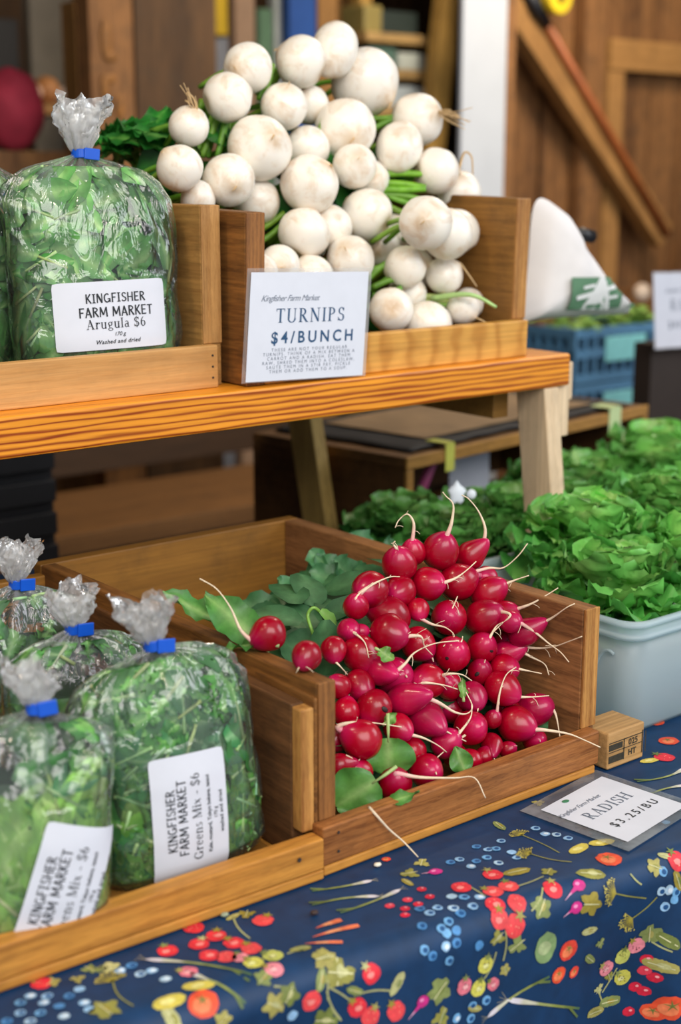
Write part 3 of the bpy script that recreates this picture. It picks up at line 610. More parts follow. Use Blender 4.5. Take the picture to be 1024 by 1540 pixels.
# ------------------------------------------------------------------ leaves
def leaf(mb, o, d, n, L, W, nu=9, nv=7, shape='oval', bend=.5, cup=.15, ruff=.0, freq=14, c0=(.05,.2,.03), c1=(.03,.12,.02), rib=(.25,.42,.15), stem=0, clamp=None, m=0, seed=None):
    rnd = random.Random(seed) if seed is not None else random
    o = Vector(o); d = Vector(d).normalized(); n = Vector(n); n = (n - d*n.dot(d)).normalized(); sd = d.cross(n)
    ph1, ph2 = rnd.uniform(0, 6), rnd.uniform(0, 6)
    pts = []; p = o.copy(); a = 0.0; fr = []
    for i in range(nu):
        u = i/(nu-1); a = bend*u
        dd = d*math.cos(a) - n*math.sin(a); nn = n*math.cos(a) + d*math.sin(a)
        if i: p = p + dd*(L/(nu-1))
        fr.append((p.copy(), nn, u))
    cc = []
    for (p, nn, u) in fr:
        if shape == 'oval': wv = W*math.sin(PI*min(1, .06+.94*u)**.85)**.8 if u < 1 else W*.08
        elif shape == 'round': wv = W*(math.sin(PI*(.05+.93*u))**.55)
        elif shape == 'arugula': wv = W*(.22+.78*max(0, math.sin(PI*u**1.3)))*(1-.35*max(0, math.sin(u*19+ph1))*(u < .75)) if u < .97 else W*.12
        else: wv = W*(.22+.78*min(1, u*1.35)**.8)*(1 if u < .86 else math.sqrt(max(.05, 1-((u-.86)/.16)**2)))
        row = []
        for j in range(nv):
            v = 2*j/(nv-1)-1
            r = ruff*(abs(v)**1.6+.8*max(0, u-.5)**2)*(math.sin(freq*u+ph1*(1 if v > 0 else 2))+.6*math.sin(freq*1.9*(u+.35*abs(v))+ph2))
            r2 = ruff*.5*max(0, u-.4)*math.sin(v*freq*.8+ph2)
            q = p + sd*(v*wv*(1+.5*r2/(ruff+1e-6)*.25)) + nn*(cup*wv*v*v + r + r2)
            if clamp: q = clamp(q)
            k = abs(v); t = min(1, k*1.2)
            rr = 1.0 if (k < .12 and rib) else 0.0
            base = [c0[x]*(1-t)+c1[x]*t for x in range(3)]
            if rr: base = [base[x]*.45+rib[x]*.55*(1-.6*u)+base[x]*.55*.6*u for x in range(3)]
            row.append(mb.vert(q, (*base, 1)))
        cc.append(row)
    for i in range(nu-1):
        for j in range(nv-1): mb.face((cc[i][j], cc[i][j+1], cc[i+1][j+1], cc[i+1][j]), m)
    if stem:
        mb.col = (*rib, 1); mb.tube([o-d*stem-n*stem*.15, o-d*stem*.4, o+d*L*.1], [.0016, .0015, .0008], 6, m); mb.col = (1,1,1,1)
def smooth_path(P, k=5):
    P = [Vector(p) for p in P]
    if len(P) < 2: return P
    Q = [P[0]*2-P[1]] + P + [P[-1]*2-P[-2]]; out = []
    for i in range(1, len(Q)-2):
        for j in range(k):
            t = j/k; a, b, c, d_ = Q[i-1], Q[i], Q[i+1], Q[i+2]
            out.append(.5*((2*b)+(c-a)*t+(2*a-5*b+4*c-d_)*t*t+(3*b-a-3*c+d_)*t**3))
    out.append(P[-1]); return out

# ------------------------------------------------------------------ turnips
m, nt, out = newmat('turnip_skin'); N = NT(nt); b = N.bsdf(out, .34)
at = N.n('ShaderNodeAttribute', attribute_name='Col')
v = N.coord(rnd=5.0)
sf = N.ramp(N.noise(v, 42, 5, .65, .6), [(.50, 0), (.70, 1)])
mm = N.n('ShaderNodeMath', operation='MULTIPLY'); mm.inputs[1].default_value = .5; N.l(sf, mm.inputs[0])
c = N.mix(mm.outputs[0], at.outputs['Color'], lin('C79C66'))
sp = N.ramp(N.noise(v, 260, 2, .5), [(.72, 0), (.78, .35)])
c = N.mix(sp, c, lin('A87440')); N.l(c, b.inputs['Base Color'])
b.inputs['Subsurface Weight'].default_value = .12; b.inputs['Subsurface Radius'].default_value = (.008,.006,.004); b.inputs['Subsurface Scale'].default_value = 1.0
N.bump(N.noise(v, 60, 3), b, .12, .002)
M_TURN = m
M_ROOTT = colmat('turnip_root', .6, .2, 200)
def frame(dv):
    dv = Vector(dv).normalized(); a = dv.orthogonal().normalized(); return a, dv.cross(a), dv
TURN_W = lin('F4EDE1'); TURN_T = lin('CBA878'); TURN_G = lin('C8D29A')
def turnip(x, y, z, r, asp, dv, path, label):
    a, b_, d = frame(dv); ctr = Vector((x, y, z)); mb = MB(); rnd = random.Random(int(x*1e5)+int(z*1e4))
    sq = rnd.uniform(.93, 1.0); ofs = Vector((rnd.random()*50,)*3)
    if asp > 1: a, b_, d = Vector((.75,-.66,0)), Vector((.66,.75,0)), Vector((.12,.05,1)).normalized()
    def fn(p):
        k = 1+.035*noise.noise(p*1.6+ofs)
        zz = p.z*(asp if asp > 1 else sq)
        if asp <= 1:
            if p.z > .93: zz += (p.z-.93)*1.2
            if p.z < -.9: zz += (-.9-p.z)*1.0
        return (a*p.x+b_*p.y+d*zz)*r*k
    def cf(i, j):
        t = PI*i/21; s_ = math.cos(t)
        nz = .5+.5*noise.noise(Vector((i*.5, j*.45, ofs.x)))
        f = max(0, (s_-.86)/.14)*.6 + max(0, (-s_-.8)/.2)*.75
        f = min(1, f*(.4+nz))
        return (*[TURN_W[q]*(1-f)+TURN_T[q]*f for q in range(3)], 1)
    mb.ball(ctr, r, 22, 30, 0, fn, cf)
    o = obj('turnip', mb, M_TURN, None, smooth=True, loc=ctr)
    tag(o, label, 'turnip', 'white turnips piled in the upper crate')
    mb = MB(); mb.col = (*lin('C9A878'), 1)
    if path:
        pp = smooth_path([ctr+(Vector(path[0])-ctr)*.85]+[Vector(p) for p in path], 5)
        mb.tube(pp, [r*.05*(1-.7*i/len(pp))+.0004 for i in range(len(pp))], 6)
        if 'hair' in label:
            for q in range(11):
                e = Vector(path[-1])+Vector((rnd.uniform(-1,1), rnd.uniform(-1,1), rnd.uniform(-1,1)))*r*.45
                md = Vector(path[0]).lerp(e, .5)+Vector((rnd.uniform(-1,1), 0, rnd.uniform(-1,1)))*r*.15
                mb.tube(smooth_path([ctr+(Vector(path[0])-ctr)*.9, md, e], 4), .00045, 5)
    else:
        p0 = ctr+d*r*.92
        mb.tube(smooth_path([p0, p0+d*r*.12+a*r*.05, p0+d*r*.16+a*r*.25], 3), [r*.06, r*.05, r*.04, r*.03, r*.025, r*.02, r*.015], 6)
    obj('tap_root', mb, M_ROOTT, o, smooth=True)
    # stalks leave the crown into the pile
    mb = MB()
    for q in range(3):
        mb.col = (*[c_*rnd.uniform(.75, 1.15) for c_ in lin('7FB03F')], 1)
        e = Vector((rnd.uniform(-.3,.3), 1, rnd.uniform(-.45,.15))).normalized()
        p0 = ctr+Vector((rnd.uniform(-.15,.15)*r, r*.75, 0))
        mb.tube(smooth_path([p0, p0+e*r*.9, p0+e*(r+.03)+Vector((0,0,-.008))], 3), .0032, 7)
    obj('leaf_stalks', mb, M_STALK, o, smooth=True)
for row in TURNIPS: turnip(*row)

# ------------------------------------------------------------------ radishes
M_RAD = colmat('radish_skin', .25, .20, 45, sss=.0, bump=.06, spec=.42, coat=.08)
M_ROOTR = colmat('radish_root', .55, .15, 200)
RAD = lin('A60022'); MAG = lin('C41758'); CREAM = lin('E6D2B4'); PINK = lin('E58AA0')
def radish(x, y, z, r, asp, dv, path, label):
    a, b_, d = frame(dv); ctr = Vector((x, y, z)); mb = MB(); rnd = random.Random(int(x*1e5)+int(z*1e4))
    ofs = Vector((rnd.random()*50,)*3); pink = ('magenta' in label or 'pink' in label); dark = rnd.uniform(.72, 1.05)
    def fn(p):
        k = 1+.04*noise.noise(p*1.5+ofs)
        zz = p.z*asp; la = 1.0
        if p.z > .2:
            t = (p.z-.2)/.8; zz *= 1+.22*t*t*(2 if asp > 1.1 else 1)
            la = 1-.18*t*(asp > 1.1)
        return (a*p.x*la+b_*p.y*la+d*zz)*r*k
    def cf(i, j):
        s_ = math.cos(PI*i/19); f = max(0, (s_-.55)/.45)**1.3*.9
        if pink: f = min(1, f+.45)
        return (*[(RAD[q]*(1-f)+MAG[q]*f)*dark for q in range(3)], 1)
    mb.ball(ctr, r, 20, 26, 0, fn, cf)
    o = obj('radish', mb, M_RAD, None, smooth=True, loc=ctr)
    tag(o, label, 'radish', 'red radishes in the lower crate')
    tip = ctr+d*r*(1.05 if asp <= 1.1 else asp*1.25)
    mb = MB()
    if path:
        pp = smooth_path([ctr+d*r*.85]+[Vector(p) for p in path], 5)
        n_ = len(pp); cols = []
        for i in range(n_):
            t = i/(n_-1)
            if t < .12: f = t/.12; c_ = [MAG[q]*(1-f)+PINK[q]*f for q in range(3)]
            else: f = min(1, (t-.12)/.3); c_ = [PINK[q]*(1-f)+CREAM[q]*f for q in range(3)]
            cols.append((*c_, 1))
        mb.tube(pp, [max(.00055, r*.17*(1-t/n_)**2.2+.0010*(1-t/n_)) for t in range(n_)], 7, cols=cols)
        if 'hair' in label or 'branch' in label or 'tangle' in label or 'fork' in label or rnd.random() < .5:
            for q in range(rnd.randint(2, 5)):
                k = rnd.randint(n_//4, n_-2); e = Vector((rnd.uniform(-1,1), rnd.uniform(-1,.2), rnd.uniform(-1,1)))*rnd.uniform(.004, .011)
                mb.tube(smooth_path([pp[k], pp[k]+e*.5+Vector((0,-.001,.001)), pp[k]+e], 3), .0003, 4, cols=[(*CREAM, 1)]*7)
    else:
        mb.tube(smooth_path([ctr+d*r*.85, tip, tip+d*r*.35+a*r*.2], 3), [r*.2, r*.16, r*.12, r*.09, r*.06, r*.05, r*.03], 7,
                cols=[(*[MAG[q]*(1-i/6)+CREAM[q]*i/6 for q in range(3)], 1) for i in range(7)])
    obj('tap_root', mb, M_ROOTR, o, smooth=True)
    if 'black' in label or 'scar' in label:
        mb = MB(); mb.col = (.02, .008, .008, 1)
        tc = (CAM-ctr).normalized(); s1 = tc.orthogonal().normalized(); s2 = tc.cross(s1)
        view_r = Vector((.775, -.632, 0))
        for q in range(2 if 'spots' in label else 1):
            dd = (tc + view_r*(.62 if 'right' in label else (-.2+.45*q)) + Vector((0,0,-.15))).normalized()
            pc = ctr+dd*r*1.0; u1 = dd.orthogonal().normalized(); u2 = dd.cross(u1)
            mb.ball(pc, r, 6, 10, 0, lambda p: (u1*p.x*.15+u2*p.y*.24+dd*p.z*.05)*r)
        k = obj('blemish', mb, M_ROOTR, o, smooth=True); k['label'] = 'black blemish'
    return o
for row in RADISHES: radish(*row)
lone = [radish(*row) for row in LONE]
G1, G2, G3 = lin('72A84E'), lin('4C8A3C'), lin('86B457')
# leaves of the lone radish lying over the divider
RV = Vector((.775, -.632, 0)); UV = Vector((.144, .176, .974)); TO = -Vector((.6156, .7546, -.2273))
def pix(x, y, dep): return CAM + (Vector((.61558521, .7545803, -.2272959)) + RV*((x-512)/2171) - UV*((y-770)/2171))*dep
L1, L2 = lin('6CA34E'), lin('47853C')
for (o_, t_, n_, W, bd, dep) in (((350, 944), (243, 896), TO*.5+UV, .015, -.15, 1.205), ((388, 966), (308, 888), TO*.9+UV*.2+RV*.3, .017, .25, 1.19),
                               ((398, 968), (318, 966), UV+TO*.4, .0065, .55, 1.17), ((395, 955), (345, 925), TO*.3+UV, .014, .3, 1.22)):
    mb = MB(); q0, q1 = pix(*o_, dep), pix(*t_, dep+.01)
    leaf(mb, q0, q1-q0, n_, (q1-q0).length, W, 13, 7, 'oval', bd, .25, .0035, 15, L1, L2, lin('B4D088'), stem=.012)
    obj('leaf', mb, M_LEAF, lone[0], smooth=True)
# loose radish leaves lying on the pile
def loose(name, label, o_, d_, n_, L, W, shape='round', bd=.3, stem=.02, cup=.1, c0=G1, c1=G2, ruff=.0025):
    mb = MB(); leaf(mb, o_, d_, n_, L, W, 13, 9, shape, bd, cup, ruff, 11, c0, c1, lin('B5CF86'), stem=stem)
    return tag(obj(name, mb, M_LEAF, None, smooth=True, loc=o_), label, 'leaf', 'loose radish leaves in the crate')
loose('radish_leaf', 'large round radish leaf hanging over the front rail at the lower left post', pix(566, 1174, 1.172), -RV*.75-UV*.5, TO, .040, .0235, cup=.05)
loose('radish_leaf', 'round green radish leaf on an upright stem in the lower left of the pile', pix(584, 1110, 1.20), RV*.02-UV, TO, .033, .0225, stem=.02)
loose('radish_leaf', 'long narrow radish leaf pointing right along the front rail', pix(572, 1212, 1.166), RV+UV*.42+TO*.1, UV*.8+TO*.6, .034, .007, 'oval', .1, .004)
loose('radish_leaf', 'small pointed radish leaf standing behind the middle of the front rail', pix(700, 1162, 1.235), -RV*.35+UV*.9, TO, .024, .0105, 'oval', .1, .004)
loose('radish_leaf', 'tiny green leaf on top of the magenta radish in the left centre', pix(570, 978, 1.225), RV*.9-UV*.55, TO+UV*.6, .015, .007, 'oval', .3, .004, c0=G3, c1=G1)
loose('radish_leaf', 'narrow upright green leaf right of the centre of the radish pile', pix(697, 1050, 1.272), -RV*.05+UV, TO+RV*.3, .018, .004, 'oval', .2, .003, c0=G3, c1=G1)
loose('radish_leaf', 'little folded leaf above the bright red radish in the lower left', pix(580, 1087, 1.205), RV*.7+UV*.6, TO, .012, .005, 'oval', .3, .003, c0=G3, c1=G1)
mb = MB(); mb.col = (*CREAM, 1)
mb.tube(smooth_path([pix(555, 1214, 1.150), pix(566, 1226, 1.1435), pix(585, 1247, 1.151), pix(607, 1266, 1.156), pix(629, 1289, 1.1525)], 5), [.0013-.00004*i for i in range(21)], 6)
tag(obj('radish_root', mb, M_ROOTR, None, smooth=True, loc=pix(629, 1289, 1.1525)), 'pale thin radish root trailing over the front rail down to the cloth', 'root')
# the heap of tops behind the radishes
mb = MB(); rnd = random.Random(5)
D1, D2 = lin('659C66'), lin('42794C')
for k in range(150):
    px, py = rnd.uniform(392, 600), rnd.uniform(830, 965)
    if py < 932-(px-392)*.60: continue
    if py > 985-(rnd.random())*30: continue
    p = pix(px, py, 1.575+rnd.uniform(-.05, .05)-(py-850)*.0011)
    d_ = Vector((rnd.uniform(-1,1), rnd.uniform(-.3,1), rnd.uniform(-.4,.8))); n_ = TO+UV*.5+Vector((rnd.uniform(-.5,.5), rnd.uniform(-.5,.5), rnd.uniform(-.3,.5)))
    s = rnd.uniform(.75, 1.2); f = rnd.uniform(.7, 1.25)
    leaf(mb, p, d_, n_, .043*s, .017*s, 9, 7, 'round', rnd.uniform(-.2,1.0), .25, .0035, 12, [c_*f for c_ in D1], [c_*f for c_ in D2], lin('7FA873'))
for k in range(420):   # body of the heap down to the crate floor
    p = Vector((rnd.uniform(.04, .285), rnd.uniform(.06, .33), rnd.uniform(.025, .15)))
    if p.y < .052+.75*(p.z-.056)+.034: continue
    v_ = p-CAM; dz_ = v_.dot(-TO); hx_, hy_ = 512+2171*v_.dot(RV)/dz_, 770-2171*v_.dot(UV)/dz_
    if hx_ < 420 or hy_ < 932-(hx_-392)*.60: continue
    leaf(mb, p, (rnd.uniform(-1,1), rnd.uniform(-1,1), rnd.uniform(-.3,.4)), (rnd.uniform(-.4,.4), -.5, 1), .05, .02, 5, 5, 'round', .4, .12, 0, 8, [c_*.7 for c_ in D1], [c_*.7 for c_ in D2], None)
for k in range(14):
    mb.col = (*[c_*rnd.uniform(.8,1.1) for c_ in lin('6E9E4E')], 1)
    p = pix(rnd.uniform(420, 500), rnd.uniform(935, 975), 1.40); e = RV*rnd.uniform(.01,.05)+UV*rnd.uniform(-.02,.02)+TO*.01
    mb.tube(smooth_path([p, p+e*.5+UV*.006, p+e], 4), .0014, 6)
mb.col = (1,1,1,1)
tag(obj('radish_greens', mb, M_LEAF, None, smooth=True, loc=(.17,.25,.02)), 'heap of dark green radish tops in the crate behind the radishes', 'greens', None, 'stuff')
mb = MB()
for (x0, y0, x1, y1) in ((455, 932, 458, 955), (436, 952, 470, 948)):
    mb.tube(smooth_path([pix(x0, y0, 1.37), pix((x0+x1)/2, (y0+y1)/2-3, 1.363), pix(x1, y1, 1.37)], 4), .002, 4)
tag(obj('rubber_band', mb, M_BLUE, None, loc=pix(455, 945, 1.37)), 'blue band round the radish stems behind the pile', 'band')
# curled stem beside the two radishes on the divider
mb = MB(); mb.col = (*lin('7FB04C'), 1)
mb.tube(smooth_path([pix(478, 972, 1.285), pix(468, 945, 1.28), pix(463, 925, 1.285), pix(472, 914, 1.285), pix(487, 925, 1.29)], 5), .0016, 7)
leaf(mb, pix(482, 918, 1.285), RV*.7-UV*.5, TO+UV, .022, .006, 7, 5, 'oval', .5, .2, .001, 9, G3, G1)
tag(obj('curled_stalk', mb, M_STALK, None, smooth=True, loc=pix(478, 972, 1.285)), 'curled green radish stem behind the two radishes on the divider', 'stem')

# ------------------------------------------------------------------ turnip tops
mb = MB(); rnd = random.Random(11); T1, T2 = lin('3F9A3A'), lin('226E28')
for k in range(46):
    px, py = rnd.uniform(185, 262), rnd.uniform(195, 232)
    p = pix(px, py, 1.60+rnd.uniform(-.05, .08))
    leaf(mb, p, RV*rnd.uniform(-1.2,.5)+UV*rnd.uniform(-.2,.45)+Vector((0,.4,0)), UV+TO*rnd.uniform(.1,.9), rnd.uniform(.035,.06), .02, 9, 7, 'oval', rnd.uniform(-.1,.8), .2, .004, 15, [c_*rnd.uniform(.7,1.2) for c_ in T1], T2, lin('8CBF62'))
for k in range(130):
    p = Vector((rnd.uniform(.22, .55), rnd.uniform(.50, .60), rnd.uniform(.35, .58)))
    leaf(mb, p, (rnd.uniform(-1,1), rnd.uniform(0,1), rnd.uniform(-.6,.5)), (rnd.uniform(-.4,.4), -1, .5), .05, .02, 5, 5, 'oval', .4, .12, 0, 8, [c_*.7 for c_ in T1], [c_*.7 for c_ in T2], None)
def stalk(x0, y0, x1, y1, dep, rad=.0038, d2=0, c_=None):
    mb.col = (*[q*rnd.uniform(.8,1.15) for q in (c_ or lin('7DB33C'))], 1)
    a, b = pix(x0, y0, dep), pix(x1, y1, dep+d2); mb.tube(smooth_path([a, a.lerp(b, .5)+UV*.004*rnd.uniform(-1,1), b], 4), [rad*(1-.02*i) for i in range(9)], 8)
rj = lambda k: rnd.uniform(-k, k)
for x_ in (303, 313, 322, 332): stalk(x_+12+rj(5), 172+rj(6), x_-8+rj(4), 236, 1.60+rj(.012), .0042)
for x_ in (296, 340, 350): stalk(x_+6+rj(4), 150, x_-4+rj(4), 240, 1.63)
for y_ in (266, 276, 287, 297): stalk(566, y_+rj(4), 640, y_+4+rj(8), 1.69+rj(.01), .0044)
for y_ in (303, 314): stalk(575, y_-10+rj(4), 628, y_+8+rj(6), 1.69)
for x_ in (404, 412): stalk(x_+rj(3), 96, x_-16, 150, 1.625)
for y_ in (172, 184): stalk(558, y_+8+rj(4), 612, y_-4+rj(4), 1.735)
for y_ in (398, 408, 418): stalk(552, y_+16+rj(4), 594, y_-14+rj(5), 1.635)
for y_ in (436, 446, 455): stalk(560, y_+rj(4), 604, y_-14+rj(5), 1.625)
for y_ in (442, 450, 458): stalk(622, y_+rj(3), 692, y_+rnd.uniform(0,8), 1.665, c_=lin('A5CF6A'))
for y_ in (330, 345): stalk(385, y_+20+rj(4), 428, y_-8+rj(5), 1.60)
for x_ in (350, 362, 478, 486): stalk(x_+8, 140+(x_ > 400)*40, x_-6+rj(4), 200+(x_ > 400)*30, 1.65)
mb.col = (1,1,1,1)
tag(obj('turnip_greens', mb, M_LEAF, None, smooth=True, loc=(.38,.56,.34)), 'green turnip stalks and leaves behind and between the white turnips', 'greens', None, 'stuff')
mb = MB(); mb.col = (*lin('B4D888'), 1)
mb.tube(smooth_path([pix(650, 449, 1.655), pix(690, 443, 1.632), pix(717, 446, 1.626), pix(746, 462, 1.63)], 5), [.0036-.00012*i for i in range(16)], 8)
tag(obj('turnip_stalk', mb, M_STALK, None, smooth=True, loc=pix(690, 443, 1.632)), 'pale green stalk lying across the small turnip at the bottom right', 'stalk')
# rubber band loop round a bunch, seen in the gap

# ------------------------------------------------------------------ plastic bags of greens
PROF = [(0,.0,.62,.35),(.04,.012,.88,.72),(.12,.07,.97,.92),(.3,.22,1,1),(.5,.45,1,1.0),(.68,.66,1.0,.9),(.79,.80,.97,.72),(.86,.885,.86,.52),(.91,.935,.63,.37),(.95,.965,.37,.24),(.98,.985,.19,.15),(1.0,1.0,.07,.09)]
def prof(t):
    for (t0,z0,w0,d0),(t1,z1,w1,d1) in zip(PROF, PROF[1:]):
        if t <= t1:
            f = (t-t0)/(t1-t0); return z0+(z1-z0)*f, w0+(w1-w0)*f, d0+(d1-d0)*f
    return PROF[-1][1:]
def profz(z):
    for (t0,z0,w0,d0),(t1,z1,w1,d1) in zip(PROF, PROF[1:]):
        if z <= z1:
            f = (z-z0)/max(1e-6, z1-z0); return w0+(w1-w0)*f, d0+(d1-d0)*f
    return PROF[-1][2:]
EXN = 2.5
class Bag:
    def __init__(s, loc, w, dp, H, rz, lean, seed, label, roll=0, ndx=0, tuft=.034, flat=None):
        s.w, s.dp, s.H, s.ndx, s.tuft, s.seed, s.flat = w, dp, H, ndx, tuft, seed, flat
        s.M = Matrix.Translation(loc) @ Matrix.Rotation(rz, 4, 'Z') @ Matrix.Rotation(lean, 4, 'X') @ Matrix.Rotation(roll, 4, 'Y')
        s.root = thing('bag_of_greens', label, 'bag', loc, 'clear bags of salad greens'); s.loc = Vector(loc)
        s.sd = Vector((seed*3.1, seed*1.7, seed*.9))
    def dx(s, zf): f = max(0, min(1, (zf-.6)/.4)); return s.ndx*f*f
    def surf(s, th, t, ins=1.0, wr=True):
        zf, wf, df = prof(t)
        c, n = math.cos(th), math.sin(th)
        ex = EXN-(EXN-2)*max(0, (t-.8)/.2)
        k = (abs(c)**ex+abs(n)**ex)**(-1/ex)
        A = max(0, (t-.60)/.4)**1.4*.17
        pl = 1+A*(.6*math.sin(11*th+s.seed)+.5*math.sin(19*th+2*s.seed)+.35*math.sin(31*th))
        x, y, z = s.w*wf*k*c*pl, s.dp*df*k*n*pl, zf*s.H
        if wr:
            p = Vector((x, y, z)); q = noise.noise(p*26+s.sd)*.0028+noise.noise(Vector((p.x*60, p.y*60, p.z*28))+s.sd)*.0014
            if s.flat and n < 0:
                lx, lz, lw, lh = s.flat
                fx = max(0, abs(x-lx)-lw/2-.002)/.012; fz = max(0, abs(z-lz)-lh/2-.002)/.012
                q *= min(1, max(fx, fz))
            q *= min(1, t*8)*(1-.6*max(0, (t-.85)/.15))
            rg = (1-abs(noise.noise(Vector((p.x*30, p.y*30, p.z*15))+s.sd)))**7*.0030*min(1, t*8)*(1 if not (s.flat and n < 0 and abs(x-s.flat[0]) < s.flat[2]/2+.006 and abs(z-s.flat[1]) < s.flat[3]/2+.006) else 0)
            q -= rg; x += c*q; y += n*q; z += q*.3*(t > .7)
        return Vector((x*ins+s.dx(zf), y*ins, z))
    def front(s, x, z):
        z = max(.002, z)
        wf, df = profz(z/s.H); u = min(.995, abs(x-s.dx(z/s.H))/(s.w*wf))
        return -s.dp*df*(1-u**EXN)**(1/EXN)
    def clampl(s, q):
        z = max(.004, min(q.z, s.H*.945)); wf, df = profz(z/s.H); dx = s.dx(z/s.H)
        x, y = q.x-dx, q.y
        g = ((abs(x)/(s.w*wf))**EXN+(abs(y)/(s.dp*df))**EXN)**(1/EXN)
        if g > .955: x *= .955/g; y *= .955/g
        return Vector((x+dx, y, z))
    def film(s):
        mb = MB(); nt, nth = 84, 168
        mb.grid(nt, nth, lambda i, j: s.M @ s.surf(2*PI*j/nth, i/(nt-1)), 0, True, lambda i, j: (*[1+3.2*max(0, (i/(nt-1)-.72)/.28)**1.5*(.75+.5*math.sin(11*2*PI*j/nth+s.seed))]*3, 1))
        obj('film', mb, M_FILM, s.root, smooth=True)
        rnd = random.Random(s.seed); mb = MB()
        for lay_ in range(2):
            sc = 1-.3*lay_; o1 = rnd.uniform(0, 30); nth = 64; nz = 22
            lobes = [rnd.uniform(.65, 1.3) for _ in range(9)]
            def g(i, j):
                u = i/(nz-1); th = 2*PI*j/nth
                lb = lobes[int(j*9/nth)]*(1-(j*9/nth)%1)+lobes[(int(j*9/nth)+1)%9]*((j*9/nth)%1)
                fl = .075+.27*u**.75*(1-.25*max(0, u-.7)/.3)
                pz = Vector((math.cos(th)*2.2, math.sin(th)*2.2, u*2.6+o1))
                cr = 1+(.14+.35*u)*(noise.noise(pz*1.3)+.6*noise.noise(pz*3.1))*1.15+.12*math.sin(9*th+o1)*(1-u)
                x = s.w*fl*math.cos(th)*cr*sc; y = s.w*fl*.72*math.sin(th)*cr*sc
                z = s.H+u*s.tuft*lb*(1-.1*lay_)+.004*noise.noise(pz*2.3)*u
                return s.M @ Vector((x+s.ndx+u*u*.006*math.sin(s.seed), y, z))
            mb.grid(nz, nth, g, 0, True)
        obj('gathered_top', mb, M_FILMTOP, s.root, smooth=True)
        mb = MB(); R_ = s.w*.085; n = 24
        prof_ = [(R_, -.0042), (R_+.0014, -.0040), (R_+.0014, .0040), (R_, .0042)]
        mb.grid(4, n, lambda i, j: s.M @ Vector((s.ndx+prof_[i][0]*math.cos(2*PI*j/n), prof_[i][0]*math.sin(2*PI*j/n), s.H+prof_[i][1])), 0, True)
        mb.box((R_*.1, -R_-.0030, -.0052), (R_+.0085, -R_-.0008, .0052), lambda p: s.M @ (Vector((s.ndx, 0, s.H)) + Matrix.Rotation(.2*math.sin(s.seed*2), 3, 'Y') @ p))
        obj('blue_tie', mb, M_BLUE, s.root, bevel=.0006)
    def label(s, lines, lx, lz, lw, lh, rot=0, tilt=0):
        """lines: (mesh, x, y) in label millimetre space; rot turns the label on the bag"""
        c, n = math.cos(rot), math.sin(rot)
        def fn(off):
            def f(a, b_):
                x, z = lx+a*c-b_*n, lz+a*n+b_*c
                return s.M @ Vector((x, s.front(x, z)-.0013-off, z))
            return f
        mb = MB(); f = fn(0); nu, nv = 14, 22; r = .003
        def g(i, j):
            a, b_ = lw*(j/(nv-1)-.5), lh*(i/(nu-1)-.5)
            ea, eb = lw/2-abs(a), lh/2-abs(b_)
            if ea < r and eb < r:
                d_ = math.hypot(r-ea, r-eb)
                if d_ > r: a -= math.copysign((r-ea)*(1-r/d_), a); b_ -= math.copysign((r-eb)*(1-r/d_), b_)
            return f(a, b_)
        # finer rows at the rim for round corners
        mb.grid(nu, nv, g)
        o = obj('paper_label', mb, M_PAPER, s.root, smooth=True)
        mb = MB(); f2 = fn(.0004)
        for mesh, x, y in lines: lay(mb, mesh, x, y, f2)
        obj('lettering', mb, M_INK, o)
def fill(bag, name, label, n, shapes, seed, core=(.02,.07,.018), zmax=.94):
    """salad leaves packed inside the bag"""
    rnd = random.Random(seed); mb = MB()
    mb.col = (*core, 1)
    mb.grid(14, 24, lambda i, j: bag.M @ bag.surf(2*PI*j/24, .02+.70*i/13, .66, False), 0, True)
    mb.col = (1,1,1,1)
    inv = bag.M.inverted()
    cl = lambda q: bag.M @ bag.clampl(inv @ q)
    for k in range(n):
        sh = shapes[rnd.randrange(len(shapes))] if not callable(shapes) else shapes(rnd)
        (shape, L, W, ruff, freq, bend, c0, c1, rib, zr) = sh
        th = -PI*rnd.uniform(-.08, 1.08) if rnd.random() < .82 else rnd.uniform(0, PI)
        t = rnd.uniform(*zr)*zmax
        p = bag.surf(th, t, rnd.uniform(.84, .96), False)
        nl = Vector((p.x-bag.dx(p.z/bag.H), p.y*(bag.w/bag.dp)**1.2, (.25 if t > .7 else 0)*.05)).normalized()
        up = Vector((rnd.uniform(-.9,.9), rnd.uniform(-.9,.9), rnd.uniform(-.4, 1))); d_ = (up-nl*up.dot(nl)).normalized()
        s_ = rnd.uniform(.75, 1.25); f = rnd.uniform(.65, 1.3)
        o_ = p-d_*L*s_*.5
        R3 = bag.M.to_3x3()
        leaf(mb, bag.M @ o_, R3 @ d_, R3 @ (nl+Vector((rnd.uniform(-.5,.5), rnd.uniform(-.3,.3), rnd.uniform(-.5,.5)))), L*s_, W*s_,
             14 if ruff > .002 else 9, 9 if ruff > .002 else 5, shape, bend*rnd.uniform(.4, 1.3), rnd.uniform(-.1,.35), ruff, freq,
             [c_*f for c_ in c0], [c_*f for c_ in c1], rib, clamp=cl, seed=seed*1000+k)
        if rnd.random() < .35 and rib:
            mb.col = (*[c_*rnd.uniform(.8,1.1) for c_ in rib], 1)
            q0 = cl(bag.M @ (o_-d_*.03)); q1 = cl(bag.M @ o_); mb.tube([q0, (q0+q1)/2, q1], [.0016, .0015, .0012], 5); mb.col = (1,1,1,1)
    o = obj(name, mb, M_LEAF, None, smooth=True, loc=bag.loc)
    tag(o, label, 'salad greens', None, 'stuff')
def L2(h1, h2): return lin(h1), lin(h2)
a0, a1 = L2('8CC070', '559A48'); ar = lin('B5D08E')
